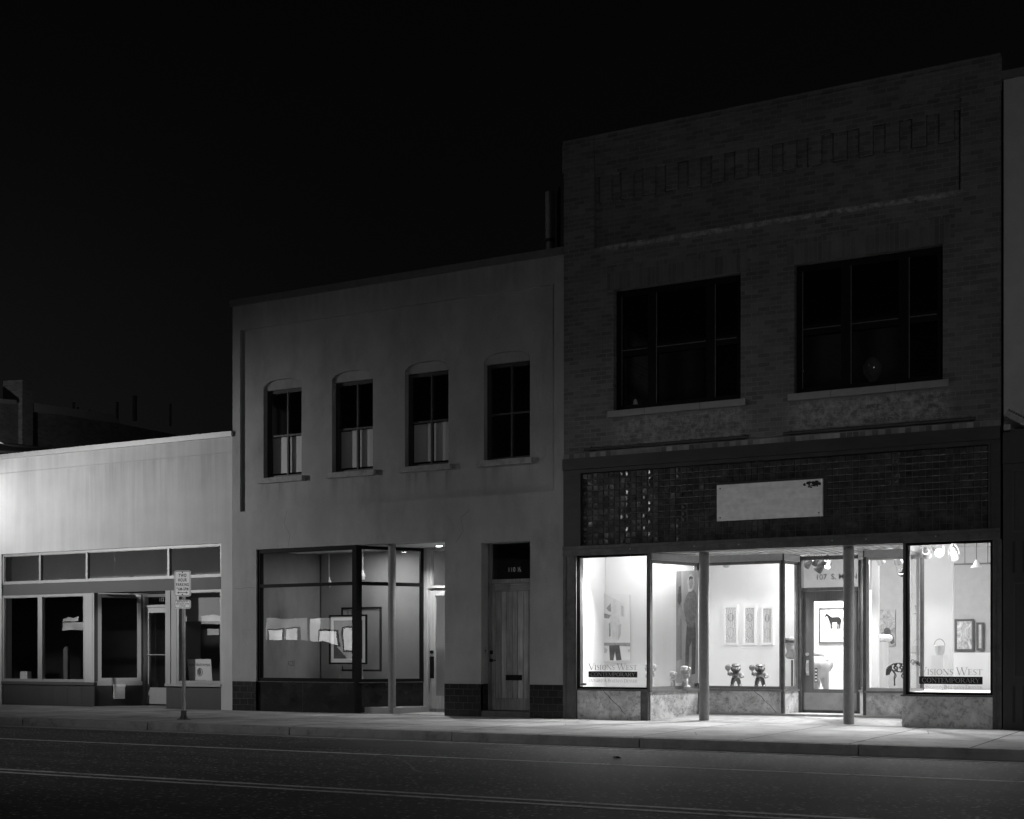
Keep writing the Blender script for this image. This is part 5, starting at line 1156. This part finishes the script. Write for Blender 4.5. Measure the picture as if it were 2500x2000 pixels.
for (u, v, Y, aim, mh, lab, s) in (
    (1619, 1365, .9, (-10, 1.2, 1.4), M_lamp, 'pale track spotlight left of the pair at the top of the left angled pane', 1.1),
    (1639, 1368, .9, (-9, 1.2, 1), M_lamp, 'pale track spotlight right of the pair at the top of the left angled pane', 1.1),
    (1773, 1374, 1.7, (-9, 3.4, 1.2), M_lamp, 'bright pale track spotlight at the top of the middle pane', 1.),
    (1797, 1371, 1.9, (-7.5, 3.4, 1.5), M_lampD, 'small dark track spotlight beside it at the top of the middle pane', .6),
    (1974, 1377, 2.6, (-9, 3.4, 1.2), M_lampD, 'leftmost dark track spotlight above the gallery door', 1.),
    (1991, 1372, 2.7, (-8.5, 3.4, 1.2), M_lampD, 'second dark track spotlight above the gallery door', .9),
    (2003, 1384, 2.8, (-8.8, 3.3, .8), M_lampD, 'largest dark track spotlight above the gallery door', 1.35),
    (2021, 1380, 2.9, (-7, 1.4, .8), M_lampD, 'rightmost dark track spotlight above the gallery door', .9),
    (2148, 1366, 1.7, (-5.2, 3.1, 1.2), M_lamp, 'white track spotlight on the left in the right-hand entrance window', 1.15),
    (2191, 1366, 1.7, (-5, 3.1, 1.0), M_lamp, 'white track spotlight on the right in the right-hand entrance window', 1.15),
    (2201, 1396, 4.0, (-6, 10.9, 1.6), M_lampD, 'dark track spotlight low behind the corner of the right bay', 1.2),
    (2262, 1350, .8, (-4.6, 3.1, 1.2), M_lamp, 'pale track spotlight at the top left of the right front window', 1.1),
    (2292, 1348, .6, (-1.6, -9, .6), M_lamp, 'glaring track spotlight facing the street in the right front window', 1.1),
    (2328, 1354, .9, (-4.2, 3.1, 1.), M_lamp, 'white track spotlight right of the glaring one in the right front window', 1.15)):
    tracklight(u, v, Y, aim, mh, lab, s, E={1619: 6, 1773: 55, 1991: 45, 2191: 30, 2328: 25}.get(u, 0))
for (u, v, Y, lab) in ((2384, 1386, 7, 'small white pendant lamp deep inside behind the right front window'),):
    x, z = P(u, v, Y); t = thing('pendant_lamp', lab, 'pendant lamp', (x, Y, CE)); MB().tube((x, Y, z + .1), (x, Y, CE), .008).build('cord', G3, t); MB().lathe((x, Y, z), [(.12, 0), (.05, .1), (.02, .16)], 16).build('shade', M_white3, t)
for (ya, yb, xa, xb, z_, lab) in ((2.5, 3.0, PX(1965, 2.5), PX(2075, 3.0), 3.22, 'dark light track crossing above the gallery door'), (3.6, 4.4, PX(2120, 3.6), PX(2240, 4.2), 3.15, 'dark light track sloping away behind the right-hand entrance window'), (8, 8, PX(2328, 8), PX(2440, 8), 3.1, 'thin dark light track deep behind the right front window')):
    t = thing('light_track', lab, 'light track', ((xa + xb) / 2, (ya + yb) / 2, z_)); MB().path([(xa, ya, z_), (xb, yb, z_)], .018).build('rail', G3, t)
    for k in (.25, .75):
        xx, yy = xa + (xb - xa) * k, ya + (yb - ya) * k; MB().tube((xx, yy, z_), (xx, yy, CE), .008).build('drop_rod', G3, t)
# ---- objects behind the upper windows
vx, vz = P(2131, 925, .6)
t = thing('glass_jar_lamp', 'round glass lamp standing on the sill inside the right upper window', 'lamp', (vx, .5, 5.5))
MB().lathe((vx, .6, 5.5), [(.07, 0), (.07, .03), (.045, .08), (.07, .22), (.16, .34), (.17, .46), (.1, .56), (.06, .6)], 20).build('glass_body', mat('jar_glass', .09, .12, .3, 6, 0, spec=.8), t, smooth=True)
cx, cz = P(1551, 970, .6)
t = solo(MB().lathe((cx, .6, 5.5), [(.1, 0), (.03, .28), (.01, .3)], 16).build('paper_cone', M_paper), 'small pale cone standing inside the lower left corner of the left upper window', 'cone')
# ------------------------------------------------------------------ far right building
FB = thing('panelled_storefront_building', 'edge of a pale stucco building above a black panelled shopfront, far right', 'building', (-3.36, 0, 0))
b = MB(); b.box(-3.335, 8, .0, 14, 4.62, 10.05); b.build('wall', M_stucR, FB)
MB().box(-3.36, 8, -.06, .3, 10.05, 10.17).build('coping', M_copD, FB)
b = MB(); b.box(-3.335, 8, -.06, .3, 0, 4.0).box(-3.335, 8, -.1, .3, 4.1, 4.618).box(-3.335, 8, -.07, .3, 4.0, 4.1); b.build('shopfront', M_paintD, FB)
for (x0, x1, z0, z1) in ((-3.2, -1.6, 3.04, 4.0), (-3.18, -1.6, .8, 2.27), (-1.3, .4, .8, 2.27), (-1.3, .4, 3.04, 4.0)):
    b = MB(); e = .025; b.box(x0, x0 + e, -.075, -.06, z0, z1).box(x1 - e, x1, -.075, -.06, z0, z1).box(x0 + e, x1 - e, -.075, -.06, z0, z0 + e).box(x0 + e, x1 - e, -.075, -.06, z1 - e, z1); b.build('panel_moulding', M_paintG, FB)
for z0, z1 in ((2.42, 2.9), (.12, .68)):
    for xx in (-3.2, -3.05, -2.9): MB().box(xx, xx + .04, -.068, -.06, z0, z1).build('panel_groove', M_ink, FB)
t = thing('louvred_floodlight', 'ribbed grey floodlight tilted on a bracket at the left edge of the far stucco wall', 'floodlight', (-3.2, -.15, 4.7))
Mf = Matrix.Translation((-3.15, -.2, 4.74)) @ Matrix.Rotation(rad(-25), 4, 'Y') @ Matrix.Rotation(rad(25), 4, 'X')
Mf = Matrix.Translation((-3.13, -.2, 4.76)) @ Matrix.Rotation(rad(32), 4, 'Y')
b = MB(Mf); b.box(-.17, .17, -.08, .08, -.035, .05); b.build('housing', M_stone, t)
b = MB(Mf)
for k in range(8): b.box(-.16 + k * .04, -.145 + k * .04, -.09, .09, .05, .085)
b.build('fins', M_stone, t)
MB().tube((-3.24, -.2, 4.66), (-3.24, .02, 4.64), .03).box(-3.3, -3.2, -.24, -.16, 4.6, 4.68).build('bracket', M_stone, t)

# ------------------------------------------------------------------ buildings behind the left shop
def pray(u, dist):
    a = (u - UC) / F; return (-sT + a * cT) * dist, (cT + a * sT) * dist - D
BB = thing('background_hall', 'dim tall building with a sloping parapet and a square chimney rising behind the left shop', 'building', (-50, 20, 0))
p0 = pray(-260, 40.); p1 = pray(290, 52.); p2 = pray(430, 57)
def zat(u, v, dist): return ZC + (VH - v) / F * dist
Mb, Lb = frameM(p0, p2)
def hp(u, v): return hit(u, p0, p2, v)
M_bb = grid_mat('background_brick', .16, .2, .22, .08, .008, rough=.9, var=.2, bump=.4)
a = hp(-200, 955); b0 = hp(72, 983.5); b1 = hp(267, 1012); b2 = hp(290, 1034); b3 = hp(430, 1062)
b = MB(Mb); b.prism([(a[0], 0), (b3[0], 0), b3, b2, b1, b0, a], 0, 8); b.build('wall', M_bb, BB)
b = MB(Mb); cl = [hp(72, 983.5), hp(267, 1012), hp(290, 1034), hp(240, 1027), hp(150, 1013), hp(72, 1006)]
b.prism(cl[::-1], -.12, -.001); b.build('coping', M_cop, BB)
b = MB(Mb); c0_, c1_ = hp(45, 942), hp(71, 942); b.box(c0_[0], c1_[0], -.15, .6, 3, c0_[1] + .2); b.build('chimney', M_bb, BB)
b = MB(Mb); cl = [hp(-30, 972), hp(33, 977), hp(33, 987), hp(-30, 982)]; b.prism(cl[::-1], -.12, -.001); b.build('parapet', M_cop, BB)
for k, (u, v0, v1, r) in enumerate(((198, 981, 998, .05), (208, 993, 1003, .04), (236, 1000, 1012, .04))):
    s_, z_ = hp(u, v1); _, z2_ = hp(u, v0); q0 = Mb @ Vector((s_, .3, z_ - .3)); q1 = Mb @ Vector((s_, .3, z2_)); MB().tube(q0, q1, r, n=8).build('vent_pipe', M_stone, BB)
BC = thing('background_block', 'lower flat-roofed block with rooftop vents farther behind the left shop', 'building', (-52, 36, 0))
def bpt(u, v, dist): x, y = pray(u, dist); return Vector((x, y, zat(u, v, dist)))
q0 = bpt(215, 1010, 62); q1 = bpt(640, 1050, 62)
b = MB(); d_ = Vector((q1.x - q0.x, q1.y - q0.y, 0)).normalized(); n_ = Vector((-d_.y, d_.x, 0)) * 6
f4 = [(q0.x, q0.y), (q1.x, q1.y), (q1.x + n_.x, q1.y + n_.y), (q0.x + n_.x, q0.y + n_.y)]; b.prismz(f4, 0, q0.z - 2.2); b.build('wall', M_dark, BC)
for (u, v0, v1, w_) in ((329, 967, 1002, 6), (286, 982, 1004, 4), (416, 986, 1015, 3)):
    lo = bpt(u, v1 + 25, 64); hi = bpt(u, v0, 64); MB().tube((lo.x, lo.y, lo.z), (lo.x, lo.y, hi.z), w_ / F * 64 * .9, n=12).build('roof_vent', M_stone, BC)
# canopy beam at left frame edge
BD = thing('pale_canopy', 'pale lit canopy edge just above the coping at the far left', 'canopy', (-35, 9, 0))
p = [bpt(-60, 1074, 38), bpt(0, 1079, 38), bpt(150, 1096, 44), bpt(70, 1107, 44), bpt(-60, 1097, 38)]
b = MB(); ids = [b.pt(v) for v in p]; jd = [b.pt(v + Vector((-.2, .3, 0))) for v in p]; b.f.append(ids[::-1]); b.f.append(jd)
for k in range(5): b.f.append([ids[k], ids[(k + 1) % 5], jd[(k + 1) % 5], jd[k]])
b.build('beam', M_stucL, BD)
for x_ in (0, 3): v = p[x_]; MB().tube((v.x - .1, v.y + .15, 0), (v.x - .1, v.y + .15, v.z - .02), .06).build('post', M_steel2, BD)

# debris
o = MB().prismz([(0, 0)] * 3, 0, 0)
lx_, ly_ = -6.9, -6.6
b = MB(); random.seed(5)
for k in range(7):
    cx, cy = lx_ + random.uniform(-.06, .06), ly_ + random.uniform(-.03, .03); b.face([(cx + .05 * random.uniform(.5, 1.2) * math.cos(a), cy + .03 * random.uniform(.5, 1.2) * math.sin(a), -.135 + random.uniform(.001, .03)) for a in (0, 1.2, 2.5, 3.8, 5)])
solo(b.build('dead_leaves', M_ink), 'small clump of dark dead leaves lying on the road', 'leaves')
YY = 10.95; x0, z1 = P(2331, 1512, YY); x1, z0 = P(2378, 1590, YY)
framed('framed_picture', 'dark framed picture with painted glass reflections deep inside above the broad white plinth', 'framed picture', x0, x1, z0, z1, YY, .05, G3, pattern('deep_picture', .05, .7, 2.2, 'noise', 3, (1.5, 1, 1)))  # bright mottling puts reflections in the picture glass into the colour
x0, z1 = P(2384, 1520, YY); x1, z0 = P(2402, 1588, YY)
framed('framed_picture', 'narrow grey framed picture deep inside near the right edge of the front window', 'framed picture', x0, x1, z0, z1, YY, .05, G3, pattern('deep_picture_b', .2, .6, 3, 'noise', 3))

# ------------------------------------------------------------------ the far side of the street (seen mirrored in the glass)
OP = thing('opposite_shops', 'dark shop row across the street with lit windows, behind the camera', 'building', (-20, -26, 0))
lit = []
def refl(u0, u1, v0, v1, Yv=26):   # opening that mirrors to the given part of the glass
    x0, z1 = P(u0, v0, Yv); x1, z0 = P(u1, v1, Yv); return (x0, x1, max(.4, z0), z1)
holes = {'a': refl(640, 745, 1508, 1610), 'b': refl(748, 870, 1508, 1610), 'c': refl(140, 202, 1517, 1538), 'c2': refl(140, 188, 1508, 1514), 'd': refl(376, 404, 1513, 1534), 'e': refl(441, 452, 1505, 1518), 'e2': refl(481, 538, 1503, 1521), 'f': refl(500, 530, 1535, 1552)}
hl = sorted(holes.values())
b = MB(); b.wall(-75, 12, 0, 6.5, -26.1, -26, [(h[0], h[1], h[2], h[3]) for h in hl]); b.build('wall', M_brick, OP)
M_lw = emis('lit_shop_wall', .6, 2.2); M_lb = emis('lit_artwork', .7, 6.5); M_lp = emis('lit_panel', .7, 3.5)
for k, h in holes.items():
    MB().box(h[0] - .3, h[1] + .3, -26.5 - .02 * len(k), -26.4 - .02 * len(k), h[2] - .1, h[3] + .1).build('lit_room_wall', M_lw if k in 'ab' else M_lp, OP)
for (ua, ub, va, vb) in ((652, 679, 1536, 1568), (693, 719, 1536, 1568), (772, 815, 1543, 1575), (832, 856, 1535, 1590)):
    x0, z1 = P(ua, va, 26.3); x1, z0 = P(ub, vb, 26.3); e = .09
    f = MB().box(x0 - e, x1 + e, -26.39, -26.3, z0 - e, z1 + e).build('artwork_frame', M_blackF, OP); MB().box(x0, x1, -26.3, -26.28, z0, z1).build('lit_artwork', M_lb, f)
def car(x, y, label):
    t = thing('parked_car', label, 'car', (x, y, -.14), 'cars parked across the street')
    pr = [(-2.4, .35), (-2.42, .8), (-2.3, 1.0), (-2.05, 1.08), (-1.7, 1.62), (-1.3, 1.78), (.3, 1.8), (.75, 1.68), (1.35, 1.12), (2.2, .98), (2.42, .75), (2.42, .35), (1.9, .3), (1.75, .62), (1.35, .72), (.98, .6), (.85, .3), (-1.0, .3), (-1.12, .6), (-1.5, .72), (-1.88, .6), (-2.0, .3)]
    b = MB(); b.prism([(x + a, c - .14) for a, c in pr][::-1], y - .92, y + .92); b.build('body', M_blackF, t, bevel=.08)
    for s_ in (-1, 1):
        MB().prism([(x + a, c - .14) for a, c in [(-1.85, 1.12), (-1.6, 1.58), (.3, 1.68), (.65, 1.58), (1.15, 1.14)]][::-1], y + s_ * .925 - .004, y + s_ * .925 + .004).build('side_glass', M_gl, t)
        for wx in (-1.5, 1.37):
            w = MB().tube((x + wx, y + s_ * .78, .2), (x + wx, y + s_ * .95, .2), .34, n=24).build('wheel', M_ink, t); MB().tube((x + wx, y + s_ * .95, .2), (x + wx, y + s_ * .96, .2), .2, n=16).build('rim', M_alu, w)
        MB().box(x + 2.38, x + 2.44, y + s_ * .75 - .15, y + s_ * .75 + .15, .5, .66).build('headlight', M_alu, t)
    return t
car(PX(730, 17.2), -17.2, 'black parked car across the street, nearer one')
car(PX(180, 17.2), -17.2, 'black parked car across the street, farther left one')

# ------------------------------------------------------------------ lamps that light the place
# bright lamp on a bracket just left of the frame
wl_ = thing('wall_lamp', 'bright bracket lamp fixed to the pale stucco wall just left of the picture', 'lamp', (-26.6, 0, 4.9))
MB().tube((-26.6, 0, 4.9), (-26.6, -1.3, 5.0), .025).build('arm', M_steel2, wl_)
MB().lathe((-26.6, -1.35, 4.86), [(.05, .2), (.12, .16), (.2, .0)], 20).build('shade', M_steel2, wl_)
EN = dict(glow=155, flood=2650, fillL=1500, fillR=1240, down=215, dim=40, gL=24, gL2=5, gW2=5, gE=7, gD=350, gRe=11, gR=30, gDeep=350, oL=470, oC=760, oR=280, oC2=560, fillTransom=16, fillHall=420, sign=11500)
lamp('wall_lamp_glow', 'SPOT', (-26.7, -1.1, 4.84), EN['glow'], .08, aim=(-26.2, 0, 4.9), spot=150, blend=1)
fl = thing('street_lamp', 'street lamp with added light-cutting discs on a long arm at the kerb, left of the picture', 'street lamp', (-26.5, -4.3, 0))
MB().tube((-26.5, -4.3, 0), (-26.5, -4.3, 5.3), .08, .05).build('pole', M_steel2, fl)
MB().tube((-26.5, -4.3, 5.2), (-26.5, -7.6, 5.15), .035).build('arm', M_steel2, fl)
MB().lathe((-26.5, -7.5, 4.93), [(1.0, 0), (1.0, .02), (.1, .12)], 28).build('upper_gobo', M_steel2, fl)  # upper and lower discs are added, shaped to cut the flood's spread
MB().lathe((-26.5, -7.5, 4.33), [(.1, -.08), (.62, 0), (.62, .02)], 28).build('lower_gobo', M_steel2, fl)
MB().tube((-26.5, -8.1, 4.33), (-26.5, -8.1, 4.95), .02).build('strut', M_steel2, fl)
lamp('wall_flood_light', 'SPOT', (-26.5, -7.5, 4.7), EN['flood'], .15, aim=(-22.2, 0, 3.2), spot=82, blend=1)
lamp('tile_glint_spot', 'SPOT', (-34, -19.5, 8.5), 3000, .12, aim=(-8.3, 0, 3.7), spot=12.5, blend=1)  # added narrow spot for the glints and brightness of the tile panel
lamp('street_lamp_light_left', 'SPOT', (-19, -19.5, 9), EN['fillL'], .2, aim=(-15, -9.5, 0), spot=60, blend=1)
lamp('street_fill_light', 'SPOT', (4, -19.5, 8.5), EN['fillR'], 1.2, aim=(-6, -2, 1), spot=80, blend=1)
lamp('downlight_light', 'SPOT', (dx_, dy_, 3.28), EN['down'], .05, aim=(dx_ - .1, dy_ + .25, 0), spot=125, blend=.8)
lamp('transom_fill_light', 'AREA', (-23.5, .7, 2.62), EN['fillTransom'], 9, aim=(-23.5, 2.3, 3.2), sy=.3)  # added light aimed at the panel so the transom panes turn grey
ax_, ay_ = pray(-190, 37)
lamp('hall_fill_light', 'POINT', (ax_, ay_, 6.6), EN['fillHall'], .2)  # added point light that brightens the hall behind the left shop
lamp('street_fill_light', 'SPOT', (6, -19.5, 6), EN['sign'], .1, aim=(-16.72, -3.6, 2.25), spot=3.4, blend=.5)  # added narrow spot that brightens only the parking plates
lamp('dim_shop_light', 'AREA', (-16.2, 1.6, 3.38), EN['dim'], .5, aim=(-16.2, 1.6, 0))
lamp('gallery_light_a', 'POINT', (-9.85, .5, 2.86), EN['gL'], .06)
lamp('gallery_light_b', 'POINT', (-9.3, .95, 2.86), EN['gL2'], .06)
lamp('gallery_light_c', 'AREA', (-8.0, 2.5, 3.6), EN['gW2'], 1.4, aim=(-8.0, 2.6, 0), sy=.5)
lamp('gallery_light_d', 'POINT', (-7.2, 2.1, 2.9), EN['gE'], .06)
lamp('gallery_light_e', 'AREA', (-6.6, 3.4, 3.6), EN['gD'], 1.4, aim=(-6.8, 4, 0), sy=.5)
lamp('gallery_light_f', 'POINT', (-5.2, 1.8, 2.86), EN['gRe'], .06)
lamp('gallery_light_g', 'POINT', (-4.2, .6, 2.86), EN['gR'], .06)
lamp('gallery_light_h', 'AREA', (-7.4, 6.8, 3.6), EN['gDeep'], 2, aim=(-6.4, 9, 0), sy=1)
lamp('gallery_spot_left', 'SPOT', (-10.0, .35, 2.88), EN['oL'], .05, aim=(-10.6, -1.6, 0), spot=130, blend=1)
lamp('gallery_spot_middle', 'SPOT', (-7.6, 1.5, 2.88), EN['oC'], .05, aim=(-7.8, .0, 0), spot=140, blend=1)
lamp('gallery_spot_door', 'SPOT', (-5.7, 1.5, 2.88), EN['oC2'], .05, aim=(-5.9, 0, 0), spot=140, blend=1)
lamp('gallery_spot_right', 'SPOT', (-4.1, .35, 2.88), EN['oR'], .05, aim=(-4.6, -1.6, 0), spot=130, blend=1)
